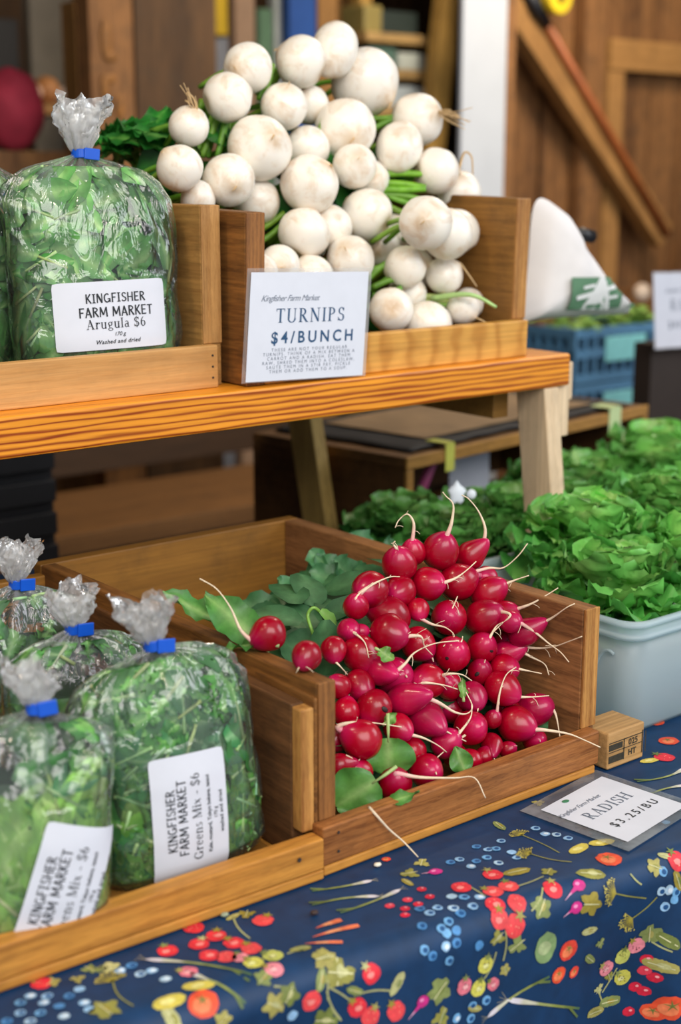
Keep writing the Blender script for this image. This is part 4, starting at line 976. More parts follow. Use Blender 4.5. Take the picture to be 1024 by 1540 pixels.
ARU = [('arugula', .094, .021, .0006, 9, .45, a0, a1, ar, (.15,.98)), ('arugula', .062, .013, .0006, 9, .7, lin('74B45C'), lin('3F8838'), ar, (.05,.95)), ('oval', .050, .012, .0006, 9, .6, lin('9CCB82'), lin('62A654'), ar, (.05,.98)), ('oval', .034, .010, .0008, 9, .9, lin('5CA24A'), lin('347A30'), ar, (.05,.6))]
def mix(dark, lite):
    return [('lett', .044, .018, .0038, 16, .6, lin(dark), lin('387038'), lin('9DBE84'), (.35,1)), ('lett', .036, .015, .0045, 16, .9, lin('78B45A'), lin('4E9042'), lin('A8C888'), (.2,1)),
            ('round', .055, .019, .0010, 9, .5, lin('5A9A5C'), lin('377A48'), lin('A9CBA0'), (.05,.8)), ('lett', .058, .024, .0026, 15, .5, lin(lite), lin('5C9A40'), lin('C2DC9C'), (.0,.45)),
            ('lett', .024, .011, .0040, 18, 1.0, lin('9CCB78'), lin('5FA24C'), lin('B8D898'), (.1,1)), ('lett', .020, .010, .0040, 16, 1.0, lin('7DB860'), lin('458A3C'), None, (.1,1)), ('lett', .030, .012, .0050, 20, 1.0, lin('84BE66'), lin('4E8C42'), lin('A8C888'), (.1,1))]
# the arugula bags
KF = lambda x, y, sz: [(hand_mesh('KINGFISHER', sz), x, y), (hand_mesh('FARM MARKET', sz*1.06), x, y-sz*1.5)]
def lab_arugula(): return KF(.0045, .0120, .0088) + [(serif_mesh('Arugula $6', .0090, .09), .004, -.0122), (font_mesh('170 g', .0052, .25, .00005), .006, -.0195), (font_mesh('Washed and dried', .0054, .25, .0001, 1.12), .004, -.0265)]
bA = Bag((.060, .427, .3312), .085, .036, .221, -.17, -.06, 1.3, 'clear bag of arugula with the readable white label, on the upper shelf', ndx=-.006, tuft=.046, flat=(.003, .070, .112, .064))
bA.film(); bA.label(lab_arugula(), .003, .070, .112, .064, .02)
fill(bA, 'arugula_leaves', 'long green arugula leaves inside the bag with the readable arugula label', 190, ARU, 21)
bA2 = Bag((-.045, .505, .3312), .075, .036, .226, -.1, .04, 2.1, 'clear bag of arugula standing behind the labelled arugula bag at the left', ndx=-.02, flat=None)
bA2.film(); fill(bA2, 'arugula_leaves', 'arugula leaves in the rear bag of the upper shelf', 90, ARU, 22)
bA3 = Bag((-.138, .428, .3312), .074, .036, .214, -.2, -.04, 3.3, 'clear bag of arugula cut off by the left edge of the upper shelf', flat=None)
bA3.film(); fill(bA3, 'arugula_leaves', 'arugula leaves in the upper bag at the left edge of the photo', 80, ARU, 23)
# the mixed greens bags
def lab_mix(): return [(hand_mesh('KINGFISHER', .0072, .15, .09), .000, .0122), (hand_mesh('FARM MARKET', .0075, .15, .09), .001, .0030), (serif_mesh('Greens Mix - $6', .0072, .06), .000, -.0082), (font_mesh('Kale, mustard, Tokyo bekana, tatsoi', .0042, 0, .00008, 1.0), .000, -.0160), (font_mesh('170 g', .0040, 0, .00005), .000, -.0212), (font_mesh('washed and dried', .0042, 0, .00008, 1.1), .000, -.0260)]
b1 = Bag((-.088, .064, .0135), .071, .036, .178, -.17, -.08, 4.2, 'clear bag of greens mix with an upright white label, in front of the radish crate', ndx=.002, tuft=.036, roll=-.10, flat=(-.003, .052, .062, .100))
b1.film(); b1.label(lab_mix(), -.003, .052, .098, .060, PI/2-.09)
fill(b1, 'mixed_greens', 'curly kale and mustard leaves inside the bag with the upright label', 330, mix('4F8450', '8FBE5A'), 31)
b2 = Bag((-.236, .048, .0135), .064, .036, .162, -.35, -.10, 5.1, 'clear bag of greens mix with a slanting label at the lower left corner', ndx=.012, tuft=.034, flat=(.026, .045, .058, .094), roll=.05)
b2.film(); b2.label(lab_mix(), .026, .040, .094, .052, PI/2-.30)
fill(b2, 'mixed_greens', 'broad pale leaves inside the front left bag with the slanting label', 150, mix('4C8A48', '8DBB50') + [('round', .08, .034, .002, 9, .35, lin('A8D068'), lin('86BC56'), lin('D8EAB4'), (.0,.6))]*6, 32)
b3 = Bag((-.112, .180, .0135), .066, .036, .166, -.1, -.02, 6.4, 'clear bag of greens mix standing behind the two front bags', tuft=.034, flat=None)
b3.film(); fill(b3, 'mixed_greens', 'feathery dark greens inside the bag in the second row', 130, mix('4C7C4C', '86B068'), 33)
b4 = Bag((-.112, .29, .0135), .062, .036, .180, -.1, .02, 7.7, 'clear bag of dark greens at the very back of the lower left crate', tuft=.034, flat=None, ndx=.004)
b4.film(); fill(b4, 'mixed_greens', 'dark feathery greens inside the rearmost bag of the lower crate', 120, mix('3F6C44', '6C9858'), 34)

# ------------------------------------------------------------------ price signs
def sign(name, label, P00, P10, P01, border, lines, cat='sign', shear=False):
    """P00 lower left, P10 lower right, P01 upper left corner of the laminate"""
    P00, P10, P01 = Vector(P00), Vector(P10), Vector(P01); ex, ey = P10-P00, P01-P00; W_, H_ = ex.length, ey.length
    n = ex.cross(ey).normalized(); ux, uy = ex/W_, ey/H_
    t = thing(name, label, cat, P00)
    def pl(off): return lambda a, b_: P00+ux*a+uy*b_+n*off
    f = pl(0); mb = MB(); mb.grid(2, 2, lambda i, j: f(W_*j, H_*i)); obj('laminate', mb, M_LAM, t)
    f1 = pl(.0006); mb = MB(); bl, br, bb, bt = border
    mb.grid(2, 2, lambda i, j: f1(bl+(W_-bl-br)*j, bb+(H_-bb-bt)*i)); pp = obj('paper', mb, M_PAPER, t)
    f2 = pl(.0009); f2s = lambda a, b_: f2(bl+a*(W_-bl-br), bb+b_*(H_-bb-bt))
    for nm, mat, ls in lines:
        mb = MB()
        for mesh, x, y in ls: lay(mb, mesh, bl+x*(W_-bl-br), bb+y*(H_-bb-bt), f2)
        obj(nm, mb, mat, pp)
    return t, pp, f2s
small = ['THESE ARE NOT YOUR REGULAR', 'TURNIPS. THINK OF A MIX BETWEEN A', 'CARROT AND A RADISH. EAT THEM', 'RAW, SHRED THEM INTO A COLESLAW,', 'SAUTE THEM IN A STIR FRY, PICKLE', 'THEM OR ADD THEM TO A SOUP.']
sign('price_sign', 'laminated white turnips price sign leaning on the upper crate', (.1717, .3468, .3328), (.3297, .3455, .3273), (.1850, .3525, .4440), (.0045, .0045, .001, .004), [
    ('lettering', M_INKB, [(serif_mesh('TURNIPS', .0140, .16), .52, .535), (font_mesh('$4/BUNCH', .0165, 0, .0003, 1.45), .54, .345)]),
    ('script_line', M_INKG, [(font_mesh('Kingfisher Farm Market', .0085, .45, 0, .9), .33, .735)]),
    ('small_print', M_INKG, [(font_mesh(t_, .0047, 0, 0, 1.45), .52, .27-.04*k) for k, t_ in enumerate(small)])])
t, pp, fs = sign('price_sign', 'laminated white radish price sign lying flat on the blue tablecloth', (.2140, -.1225, .0014), (.3317, -.1055, .0014), (.2015, -.0135, .0014), (.013, .010, .009, .013), [
    ('lettering', M_INKG, [(serif_mesh('RADISH', .0125, .12), .50, .50)]),
    ('price_line', M_INK, [(font_mesh('$3.25/BU', .0125, 0, .0001, 1.5), .53, .24)]),
    ('script_line', M_INKG, [(font_mesh('Kingfisher Farm Market', .0072, .45, 0, .9), .30, .74)])])
mb = MB(); c0 = fs(.30, .93); mb.ball(c0, .003, 6, 10, 0, lambda p: Vector((p.x*.0042, p.y*.0026, p.z*.0004)))
obj('logo_mark', mb, plain('logo_green', '3F7F5A', .6), pp)

# ------------------------------------------------------------------ lettuce and its tubs
def aty(x, y, Y):
    v = Vector((.61558521, .7545803, -.2272959)) + RV*((x-512)/2171) - UV*((y-770)/2171); return CAM + v*((Y-CAM.y)/v.y)
m, nt, out = newmat('tub_plastic'); N = NT(nt)
tr = N.n('ShaderNodeBsdfTransparent'); tr.inputs[0].default_value = (.86, .95, .97, 1)
pb = N.n('ShaderNodeBsdfPrincipled'); pb.inputs['Base Color'].default_value = (*lin('E2EEF3'), 1); pb.inputs['Roughness'].default_value = .3
ts = N.n('ShaderNodeBsdfTranslucent'); ts.inputs[0].default_value = (*lin('E2F0F5'), 1)
a1_ = N.n('ShaderNodeMixShader'); a1_.inputs[0].default_value = .45; N.l(pb.outputs[0], a1_.inputs[1]); N.l(ts.outputs[0], a1_.inputs[2])
a2_ = N.n('ShaderNodeMixShader'); a2_.inputs[0].default_value = .56; N.l(tr.outputs[0], a2_.inputs[1]); N.l(a1_.outputs[0], a2_.inputs[2]); N.l(a2_.outputs[0], out.inputs[0])
M_TUB = m
def tub(x0, y0, x1, y1, h, label):
    cx, cy, hx, hy = (x0+x1)/2, (y0+y1)/2, (x1-x0)/2, (y1-y0)/2
    t = thing('plastic_tub', label, 'tub', (cx, cy, .0005), 'plastic lettuce tubs')
    n = 80
    def rr(th, ax, ay, r=.022):
        c, s_ = math.cos(th), math.sin(th); k = 1/max(abs(c)/ax, abs(s_)/ay); x, y = c*k, s_*k
        qx, qy = ax-r, ay-r
        if abs(x) > qx and abs(y) > qy:
            dx, dy = abs(x)-qx, abs(y)-qy; L = math.hypot(dx, dy)
            x = math.copysign(qx+dx*r/max(L, 1e-6), x); y = math.copysign(qy+dy*r/max(L, 1e-6), y)
        return x, y
    angs = []
    for k in range(4):
        a0_ = math.atan2(hy, hx); cor = [a0_, PI-a0_, PI+a0_, 2*PI-a0_][k]
        angs += [cor+(-.09+.18*i/14) for i in range(15)] + [cor+.2+.05*i for i in range(3)]
    angs = sorted(a % (2*PI) for a in angs)
    def ring(z, ins): return [(cx+p[0], cy+p[1], z) for p in (rr(a, hx-ins, hy-ins) for a in angs)]
    def loft(rows):
        mb = MB(); mb.grid(len(rows), len(angs), lambda i, j: rows[i][j], 0, True); return mb
    mb = loft([ring(.0006, .03), ring(.0006, .012), ring(.006, .008), ring(h*.45, .004), ring(h-.014, .0015)])
    mb.face(list(range(len(angs)))[::-1])
    obj('body', mb, M_TUB, t, smooth=True, solid=.0014)
    obj('rim', loft([ring(h-.018, -.004), ring(h-.013, -.0055), ring(h-.0135, -.0005), ring(h-.0005, .0005), ring(h, -.001), ring(h, -.006), ring(h-.004, -.0068)]), M_TUB, t, smooth=True, solid=.001)
    mb = MB(); pts = [(x0-.0005+(.004 if s_ < .5 else .004)*abs(s_-.5), y0+.055-.052*s_, .012+(h-.045)*max(0, 1-(2*s_-1)**2)**.6) for s_ in [i/14*.62 for i in range(15)]]
    mb.tube(pts, .0016, 6); obj('molded_rib', mb, M_TUB, t, smooth=True)
    return t
tub(.398, .031, .90, .285, .118, 'pale translucent plastic tub in front, full of lettuce, right of the radish crate')
tub(.66, .40, 1.16, .625, .095, 'second plastic tub of lettuce, behind the pale wooden leg')
def lettuce(x, y, z, r, label, seed, tone=1.0):
    X0, Y0, X1, Y1, H = (.405, .038, .893, .278, .121) if y < .3 else (.667, .407, 1.153, .618, .098)
    def clampf(q):
        if y > .3 and x < .60: return Vector((q.x, max(q.y, .376), max(q.z, .003)))
        if q.z > H+.002: return q
        return Vector((min(max(q.x, X0+.004), X1-.004), min(max(q.y, Y0+.004), Y1-.004), max(q.z, .006)))
    rnd = random.Random(seed); mb = MB()
    A1, A2, A3 = lin('7CC25C'), lin('46A248'), lin('B2DC7C')
    for k in range(48):
        f = (k+.5)/48; az = k*2.39996; el = PI/2*(1-f*1.05)+rnd.uniform(-.1,.1)
        d_ = Vector((math.cos(az)*math.cos(el), math.sin(az)*math.cos(el), math.sin(el)))
        n_ = Vector((-math.cos(az)*math.sin(el), -math.sin(az)*math.sin(el), math.cos(el)))
        o_ = Vector((x, y, z-r*.45))+Vector((d_.x, d_.y, 0))*r*.12
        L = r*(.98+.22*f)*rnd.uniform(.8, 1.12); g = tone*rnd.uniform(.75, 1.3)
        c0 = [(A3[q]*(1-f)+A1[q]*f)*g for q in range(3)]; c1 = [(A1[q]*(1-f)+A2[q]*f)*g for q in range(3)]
        leaf(mb, o_, d_, n_, L, r*rnd.uniform(.42, .58), 25, 15, 'lett', rnd.uniform(.15,.9), rnd.uniform(.1,.6), r*.07, 18, c0, c1, lin('B9D88C'), seed=seed*100+k, clamp=clampf)
    tag(obj('lettuce_head', mb, M_LETT, None, smooth=True, loc=(x, y, z-r*.45)), label, 'lettuce', 'heads of green lettuce in the tubs')
for i, (x, y, z, r, lb, tn) in enumerate([
    (.475, .120, .125, .075, 'frilly green lettuce head overhanging the near left corner of the front tub', 1.0),
    (.600, .105, .130, .080, 'frilly lettuce head over the front rim of the tub at the photo edge', 1.05),
    (.725, .130, .130, .080, 'frilly lettuce head far right in the front tub, past the photo edge', 1.0),
    (.535, .205, .155, .075, 'pale topped lettuce head at the top of the front tub, right beside the wooden leg', 1.1),
    (.685, .215, .155, .078, 'lettuce head at the back right of the front tub', .95),
    (.820, .170, .135, .075, 'lettuce head at the far right end of the front tub', .9),
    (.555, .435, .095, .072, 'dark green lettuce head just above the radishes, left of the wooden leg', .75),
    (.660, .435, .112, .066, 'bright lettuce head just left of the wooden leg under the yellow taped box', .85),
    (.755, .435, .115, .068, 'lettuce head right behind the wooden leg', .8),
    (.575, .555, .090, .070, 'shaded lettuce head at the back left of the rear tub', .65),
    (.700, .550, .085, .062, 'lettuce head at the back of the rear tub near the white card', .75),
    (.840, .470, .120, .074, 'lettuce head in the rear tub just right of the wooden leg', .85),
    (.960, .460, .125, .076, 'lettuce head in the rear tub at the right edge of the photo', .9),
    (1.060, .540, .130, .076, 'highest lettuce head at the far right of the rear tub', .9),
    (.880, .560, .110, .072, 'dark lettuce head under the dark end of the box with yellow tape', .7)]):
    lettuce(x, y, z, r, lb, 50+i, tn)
# small white flower-like tag between the lettuces
mb = MB(); p = aty(687, 742, .40)
mb.ball(p, .012, 8, 12, 0, lambda q: (RV*q.x*.010+UV*q.z*.013+TO*q.y*.003)*(1+.2*math.sin(5*math.atan2(q.z, q.x))))
mb.ball(p+RV*.017-UV*.001, .006, 8, 12, 0, lambda q: (RV*q.x*.006+UV*q.z*.006+TO*q.y*.003))
tag(obj('white_clip', mb, plain('white_plastic', 'E4ECF4', .4, .03), None, smooth=True, loc=p), 'small white clip standing among the lettuce above the topmost radish', 'clip')

# ------------------------------------------------------------------ box with black cloth behind
BX = Matrix.Translation((.6655, .6585, 0)) @ Matrix.Rotation(math.radians(8.5), 4, 'Z')
TB = lambda p: BX @ p
bx = thing('wooden_box', 'dark open wooden box behind the stand with a black cloth and yellow tape on it', 'box', TB(Vector((.32, .15, 0))))
boxobj('top_board', (0, 0, .136), (.64, .30, .151), wood('X', '7E5A34', '4C331A', .014, .6, 6, .4), bx, TB)
boxobj('top_edge', (-.001, -.006, .134), (.641, -.0005, .152), W_BOXE, bx, TB)
boxobj('side_panel', (0, .0005, .001), (.014, .30, .1355), W_BOX, bx, TB)
boxobj('side_panel', (.626, .0005, .001), (.64, .30, .1355), W_BOX, bx, TB)
boxobj('front_stile', (-.001, -.006, .001), (.014, -.0002, .1335), W_BOXE, bx, TB)
boxobj('front_stile', (.626, -.006, .001), (.641, -.0002, .1335), W_BOXE, bx, TB)
boxobj('back_panel', (.0145, .288, .001), (.6255, .30, .1355), W_BOX, bx, TB)
mb = MB(); random.seed(5)
ncx, ncy = 40, 16
mb.grid(ncx, ncy, lambda i, j: TB(Vector((.03+.58*i/(ncx-1)+.004*noise.noise(Vector((0,j*.4,1))), .012+.27*j/(ncy-1)+.004*noise.noise(Vector((i*.3,0,5))), .1535+.0025*noise.noise(Vector((i*.35,j*.35,2)))+ (.003 if 0 < i < ncx-1 else 0)))))
tag(obj('black_cloth', mb, plain('black_fabric', '15161A', .7, .2, 60), None, smooth=True, solid=.0015, loc=TB(Vector((.3,.1,.152)))), 'black cloth spread on top of the dark wooden box', 'cloth')
mb = MB(); mb.grid(12, 8, lambda i, j: TB(Vector((.10+.44*i/11, .045+.20*j/7, .1602+.0012*noise.noise(Vector((i*.5,j*.5,8)))))))
tag(obj('brown_card', mb, plain('card_brown', '8C7150', .7, .2, 20), None, solid=.001, loc=TB(Vector((.3,.1,.157)))), 'brown sheet lying on the black cloth under the shelf', 'sheet')
M_TAPE = plain('tape_yellow', 'C9C95A', .5, .1)
def tape(x0, x1, label, mat):
    mb = MB(); mb.box((x0, -.0078, .120), (x1, -.0065, .1535), TB); mb.box((x0, -.0078, .1602), (x1, .03, .1612), TB)
    mb.box((x0, -.0078, .153), (x1, -.0065, .1612), TB)
    tag(obj('tape_strip', mb, mat, None, loc=TB(Vector((x0, -.007, .12)))), label, 'tape', 'tape strips on the wooden box')
tape(.083, .103, 'crumpled yellow green tape at the left front corner of the dark box', M_TAPE)
tape(.515, .550, 'pale green tape strip at the right end of the dark box', plain('tape_pale', 'C6D79B', .5, .08))
mb = MB(); mb.tube([aty(612, 790, .80), aty(655, 684, .77)], .0078, 10)
tag(obj('pink_stick', mb, plain('pink_plastic', 'C8588E', .45, .05), None, smooth=True, loc=aty(612, 790, .80)), 'pink stick leaning inside the open wooden box', 'stick')
mb = MB(); q0, q1, q2 = aty(676, 676, .88), aty(736, 664, .88), aty(676, 745, .88)
nrm = (q1-q0).cross(q2-q0).normalized()*.002
mb.v = [tuple(v) for v in (q0, q1, q1+(q2-q0), q2, q0+nrm, q1+nrm, q1+(q2-q0)+nrm, q2+nrm)]; mb.c = [(1,1,1,1)]*8
for f_ in ((0,1,2,3),(7,6,5,4),(0,4,5,1),(1,5,6,2),(2,6,7,3),(3,7,4,0)): mb.face(f_)
tag(obj('white_card', mb, M_PAPER, None, loc=q2), 'white card standing inside the open box behind the lettuce', 'card')
# ------------------------------------------------------------------ white cloth bag with the green print
mb = MB(); Yb = .53
sil = [(783, 485), (792, 420), (799, 330), (808, 300), (825, 302), (842, 318), (852, 345), (870, 372), (893, 405), (915, 437), (934, 455), (946, 465), (938, 472), (900, 474), (850, 477), (815, 480)]
P = smooth_path([aty(a, b, Yb) for a, b in sil]+[aty(*sil[0], Yb)], 4)[:-1]
ctr = sum(P, Vector())/len(P); rings = 7
for side in (1, -1):
    b0 = len(mb.v)
    for i in range(rings+1):
        f = i/rings
        for p in P:
            q = ctr.lerp(p, f); th = .035*math.sqrt(max(0, 1-f**2.2)) + .004*noise.noise(q*40)*(1-f)
            mb.vert(q+Vector((0, -side*th, 0)))
    n = len(P)
    for i in range(rings):
        for j in range(n):
            q = (b0+i*n+j, b0+i*n+(j+1)%n, b0+(i+1)*n+(j+1)%n, b0+(i+1)*n+j); mb.face(q if side > 0 else q[::-1])
wb = obj('cloth_bag', mb, plain('cotton_white', 'E9E4E2', .75, .05, 30), None, smooth=True, loc=aty(815, 480, Yb))
tag(wb, 'white cotton bag with a green print hanging beside the turnip crate', 'bag')
def bagpt(a, b, off=.0008):
    p = aty(a, b, Yb)
    dv = p-ctr; best = None
    for k, q in enumerate(P):   # fraction of the way to the outline
        e = q-ctr; c_ = dv.x*e.x+dv.z*e.z; l2 = e.x*e.x+e.z*e.z; cr_ = abs(dv.x*e.z-dv.z*e.x)/math.sqrt(l2)
        if c_ >= 0 and (best is None or cr_ < best[0]): best = (cr_, min(1, c_/l2))
    f = best[1]; return p+Vector((0, -(.035*math.sqrt(max(0, 1-f**2.2)))-off-.0045, 0))
def patch(quad, mat, name, off, parent, n=14):
    mb = MB()
    def g(i, j):
        u, v = j/(n-1), i/(n-1)
        x = (quad[0][0]*(1-u)+quad[1][0]*u)*(1-v)+(quad[3][0]*(1-u)+quad[2][0]*u)*v
        y = (quad[0][1]*(1-u)+quad[1][1]*u)*(1-v)+(quad[3][1]*(1-u)+quad[2][1]*u)*v
        return bagpt(x, y, off)
    mb.grid(n, n, g); return obj(name, mb, mat, parent, smooth=True)
M_GREEN = plain('print_green', '5B8464', .7, .08)
M_COT = plain('print_white', 'E6E6E4', .75, .04)
gp = patch([(829, 415), (903, 414), (908, 461), (829, 464)], M_GREEN, 'green_print', .0005, wb)
patch([(836, 443), (895, 424), (898, 430), (838, 450)], M_COT, 'white_band', .0011, gp)
patch([(868, 415), (876, 414), (892, 463), (848, 464)], M_COT, 'white_figure', .0009, gp)
patch([(845, 428), (862, 424), (862, 429), (845, 433)], M_COT, 'white_mark', .0011, gp, 6)
patch([(884, 444), (898, 440), (898, 445), (885, 449)], M_COT, 'white_mark', .0011, gp, 6)
patch([(855, 456), (880, 455), (880, 461), (855, 462)], M_GREEN, 'green_word', .0014, gp, 6)
patch([(922, 455), (932, 453), (933, 458), (923, 460)], M_GREEN, 'small_mark', .0009, wb, 5)
# black clamp holding the bag top
mb = MB(); p = aty(873, 352, .56); e = aty(890, 356, .56); mb.tube([p-RV*.018, p, e], [.004, .0095, .0095], 12); mb.tube([p-RV*.09-UV*.004, p-RV*.017], .0035, 8)
tag(obj('black_clamp', mb, plain('black_plastic', '1A1A1C', .4, .05), None, smooth=True, loc=p), 'black clamp end sticking out behind the white cotton bag', 'clamp')

# ------------------------------------------------------------------ things standing further back
M_TEALC = plain('crate_blue', '4E7C9E', .5, .15, 10)
def lattice_crate(x0, y0, z0, label, w_=.34, d_=.30, h=.125):
    t = thing('plastic_crate', label, 'crate', (x0+w_/2, y0+d_/2, z0), 'stacked blue crates')
    mb = MB()
    for z in (z0, z0+h*.45, z0+h-.022):
        mb.box((x0, y0, z), (x0+w_, y0+.012, z+.02)); mb.box((x0, y0+.0125, z), (x0+.012, y0+d_, z+.02)); mb.box((x0+w_-.012, y0+.0125, z), (x0+w_, y0+d_, z+.02))
    for k in range(11):
        xx = x0+k*(w_-.010)/10; mb.box((xx, y0+.001, z0+.02), (xx+.010, y0+.011, z0+h-.022))
    for k in range(9):
        yy = y0+.014+k*(d_-.03)/8; mb.box((x0+.001, yy, z0+.02), (x0+.011, yy+.010, z0+h-.022))
    mb.box((x0+.013, y0+.013, z0), (x0+w_-.013, y0+d_, z0+.01))
    obj('lattice', mb, M_TEALC, t)
    boxobj('card_holder', (x0+.10, y0-.004, z0+h*.35), (x0+.24, y0-.0003, z0+h*.80), plain('card_teal', '7FC4C4', .5, .1), t)
    boxobj('contents', (x0+.02, y0+.02, z0+.011), (x0+w_-.02, y0+d_-.02, z0+h*.8), plain('crate_contents', '31506A', .7, .4, 25), t)
boxobj_ = thing('crate_stand', 'low dark wooden stand under the stacked blue crates', 'stand', (1.98, 1.5, -.78))
boxobj('stand_top', (1.72, 1.34, -.10), (2.6, 1.72, -.055), W_BOX, boxobj_)
for a in ((1.74, 1.36), (2.54, 1.36), (1.74, 1.66), (2.54, 1.66)): boxobj('leg', (a[0], a[1], -.78), (a[0]+.04, a[1]+.04, -.1005), W_BOX, boxobj_)
lattice_crate(1.80, 1.36, -.054, 'lower blue lattice crate of the stack at the right')
lattice_crate(1.80, 1.36, .073, 'upper blue lattice crate of the stack, just under the white bag tip')
t = thing('plastic_tub', 'pale blue tub low at the right edge behind the lettuce', 'tub', (2.32, 1.5, -.054), 'pale tubs at the right')
boxobj('body', (2.17, 1.37, -.054), (2.52, 1.66, .05), plain('tub_blue', '9CC3E2', .4, .05), t, bevel=.012)
boxobj('rim', (2.16, 1.36, .0502), (2.53, 1.67, .062), plain('tub_blue_rim', 'B5D2EA', .4, .05), t, bevel=.004)
mb = MB(); rnd = random.Random(4)
for k in range(60):
    p = Vector((rnd.uniform(1.83, 2.12), rnd.uniform(1.38, 1.5), .198+rnd.uniform(-.015, .02)))
    leaf(mb, p, (rnd.uniform(-1,1), rnd.uniform(-1,1), rnd.uniform(0,.5)), (0,-.3,1), .05, .018, 5, 5, 'oval', .5, .2, .002, 9, lin('8FB05A'), lin('5E8A3C'), None)
tag(obj('salad_leaves', mb, M_LEAF, None, smooth=True, loc=(1.97, 1.45, .19)), 'strip of green leaves on top of the upper blue crate', 'greens', None, 'stuff')
# white sign on its dark post at the right edge
sp = thing('sign_post', 'dark post carrying the white sign at the right edge of the photo', 'post', (1.75, 1.06, -.78))
boxobj('post', (1.655, 1.03, -.78), (1.86, 1.075, .205), plain('post_dark', '2A211C', .7, .2, 10), sp)
sg, pp, fs = sign('price_sign', 'blurred white price sign on a dark post at the right edge of the photo', aty(984, 526, 1.0), aty(1075, 520, 1.0), aty(981, 409, 1.0), (.002, .002, .002, .002), [
    ('lettering', M_INKG, [(serif_mesh('RA', .022, .15), .38, .50), (font_mesh('$4/BU', .022, 0, .0003, 1.4), .42, .26)]),
    ('script_line', M_INKG, [(font_mesh('Kingfisher Farm Market', .012, .4, -.0001, .9), .46, .74)])])
# far wall goods
def bgbox(name, px0, px1, py0, py1, Y, d_, hexc, label, cat, rough=.6, floor=False, bev=.004, mat=None, **kw):
    a, b = aty(px0, py0, Y), aty(px1, py1, Y); lo = Vector((a.x, Y, min(a.z, b.z))); hi = Vector((b.x, Y+d_, max(a.z, b.z)))
    if floor: lo.z = -.78
    o = boxobj(name, lo, hi, mat or plain('m_'+name, hexc, rough, .15, 12), None, bevel=bev); return tag(o, label, cat, **kw)
pk = thing('plank_post', 'wide dark brown barn post with a knotty streak, behind the arugula bag', 'post', (1.3, 2.35, -.78))
xa, xb, xc = aty(132, 0, 2.3).x, aty(200, 0, 2.3).x, aty(322, 0, 2.3).x
boxobj('board', (xa, 2.3, -.78), (xb-.003, 2.36, 2.5), W_BARN, pk); boxobj('board', (xb, 2.295, -.78), (xc, 2.37, 2.5), W_BARND, pk)
mb = MB()
for (px, py, sx, sz) in ((160, 60, .016, .05), (166, 85, .02, .012), (158, 130, .012, .03), (163, 118, .02, .012), (180, 160, .012, .03)):
    p = aty(px, py, 2.297); mb.ball(p, .01, 6, 10, 0, lambda q: Vector((q.x*sx, q.y*.004, q.z*sz)))
k_ = obj('knots', mb, plain('knot_tan', '8A5A22', .7, .4, 40), pk, smooth=True)
bgbox('light_stud', 112, 130, 0, 210, 2.75, .08, 'B79A72', 'pale narrow stud at the upper left beside the dark post', 'stud', mat=W_BARNT, floor=True)
# the red bundle at the far left
mb = MB(); c_ = aty(16, 165, 2.55)
mb.ball(c_, .1, 18, 24, 0, lambda q: Vector((q.x*.085, q.y*.08, q.z*.098))*(1+.10*noise.noise(q*1.8)))
tag(obj('red_bundle', mb, plain('cloth_maroon', '9C2438', .8, .2, 14), None, smooth=True, loc=c_-Vector((0,0,.097))), 'maroon rounded bundle out of focus at the left edge behind the bags', 'bundle')
sh = thing('back_shelf', 'rough shelf with blurred goods at the far left', 'shelf', (1.25, 2.75, -.78))
sa = aty(-60, 150, 2.5); sb = aty(118, 150, 2.5)
boxobj('shelf_board', (sa.x, 2.48, -.78), (sb.x, 2.95, c_.z-.099), W_BARN, sh)
boxobj('upper_board', (sa.x+.1, 3.0, .70), (sb.x+.38, 3.2, .73), W_BARNT, sh); boxobj('upright', (sa.x+.1, 3.0, -.78), (sa.x+.14, 3.2, .6995), W_BARN, sh); boxobj('upright', (sb.x+.34, 3.0, -.78), (sb.x+.38, 3.2, .6995), W_BARN, sh)
rnd = random.Random(9)
for k, (px, hx_, w_, h_) in enumerate(((30, 'A05A3A', .07, .07), (52, 'C9A58E', .06, .06), (75, 'B57A48', .08, .08), (96, 'C7B3A6', .07, .05), (112, '8E4030', .05, .05))):
    p = aty(px, 120, 3.06); mb = MB(); mb.ball((p.x, 3.09, .73+h_/2), .1, 10, 14, 0, lambda q: Vector((q.x*w_/2, q.y*.05, q.z*h_/2))*(1+.1*noise.noise(q*2)))
    tag(obj('round_item', mb, plain('goods', hx_, .6, .2, 14), None, smooth=True, loc=(p.x, 3.09, .73)), ['reddish rounded item at the left end of the blurred far shelf', 'pale pinkish rounded item second from left on the far shelf', 'tan rounded item in the middle of the blurred far shelf', 'grey pink rounded item on the far shelf near the pale stud', 'small dark red rounded item at the right end of the far shelf'][k], 'goods', 'goods on the far shelf')
bgbox('grey_board', 40, 112, -60, 95, 3.45, .05, '7D7363', 'greyish board leaning high behind the far shelf', 'board', floor=True)
bgbox('dark_panel', -30, 30, 25, 85, 3.4, .05, '1E1A17', 'dark square board behind the far shelf at the upper left', 'board', floor=True)
bgbox('yellow_board', 322, 343, -80, 54, 2.7, .03, 'E0B520', 'yellow upright board at the top behind the turnips', 'board', mat=None)
bgbox('grey_tube', 322, 346, 55, 200, 2.72, .03, '8C8C90', 'grey upright strip below the yellow board', 'strip', floor=True)
bgbox('pink_board', 352, 387, -80, 300, 2.75, .04, 'C29A78', 'pinkish tan upright board behind the turnips', 'board', floor=True)
bgbox('green_board', 388, 412, 12, 300, 2.85, .04, '5E7F5C', 'dull green upright strip behind the turnips', 'board', floor=True)
bgbox('white_board', 413, 434, -80, 300, 2.85, .04, 'CFD2CA', 'narrow white upright strip beside the blue panel', 'board', floor=True)
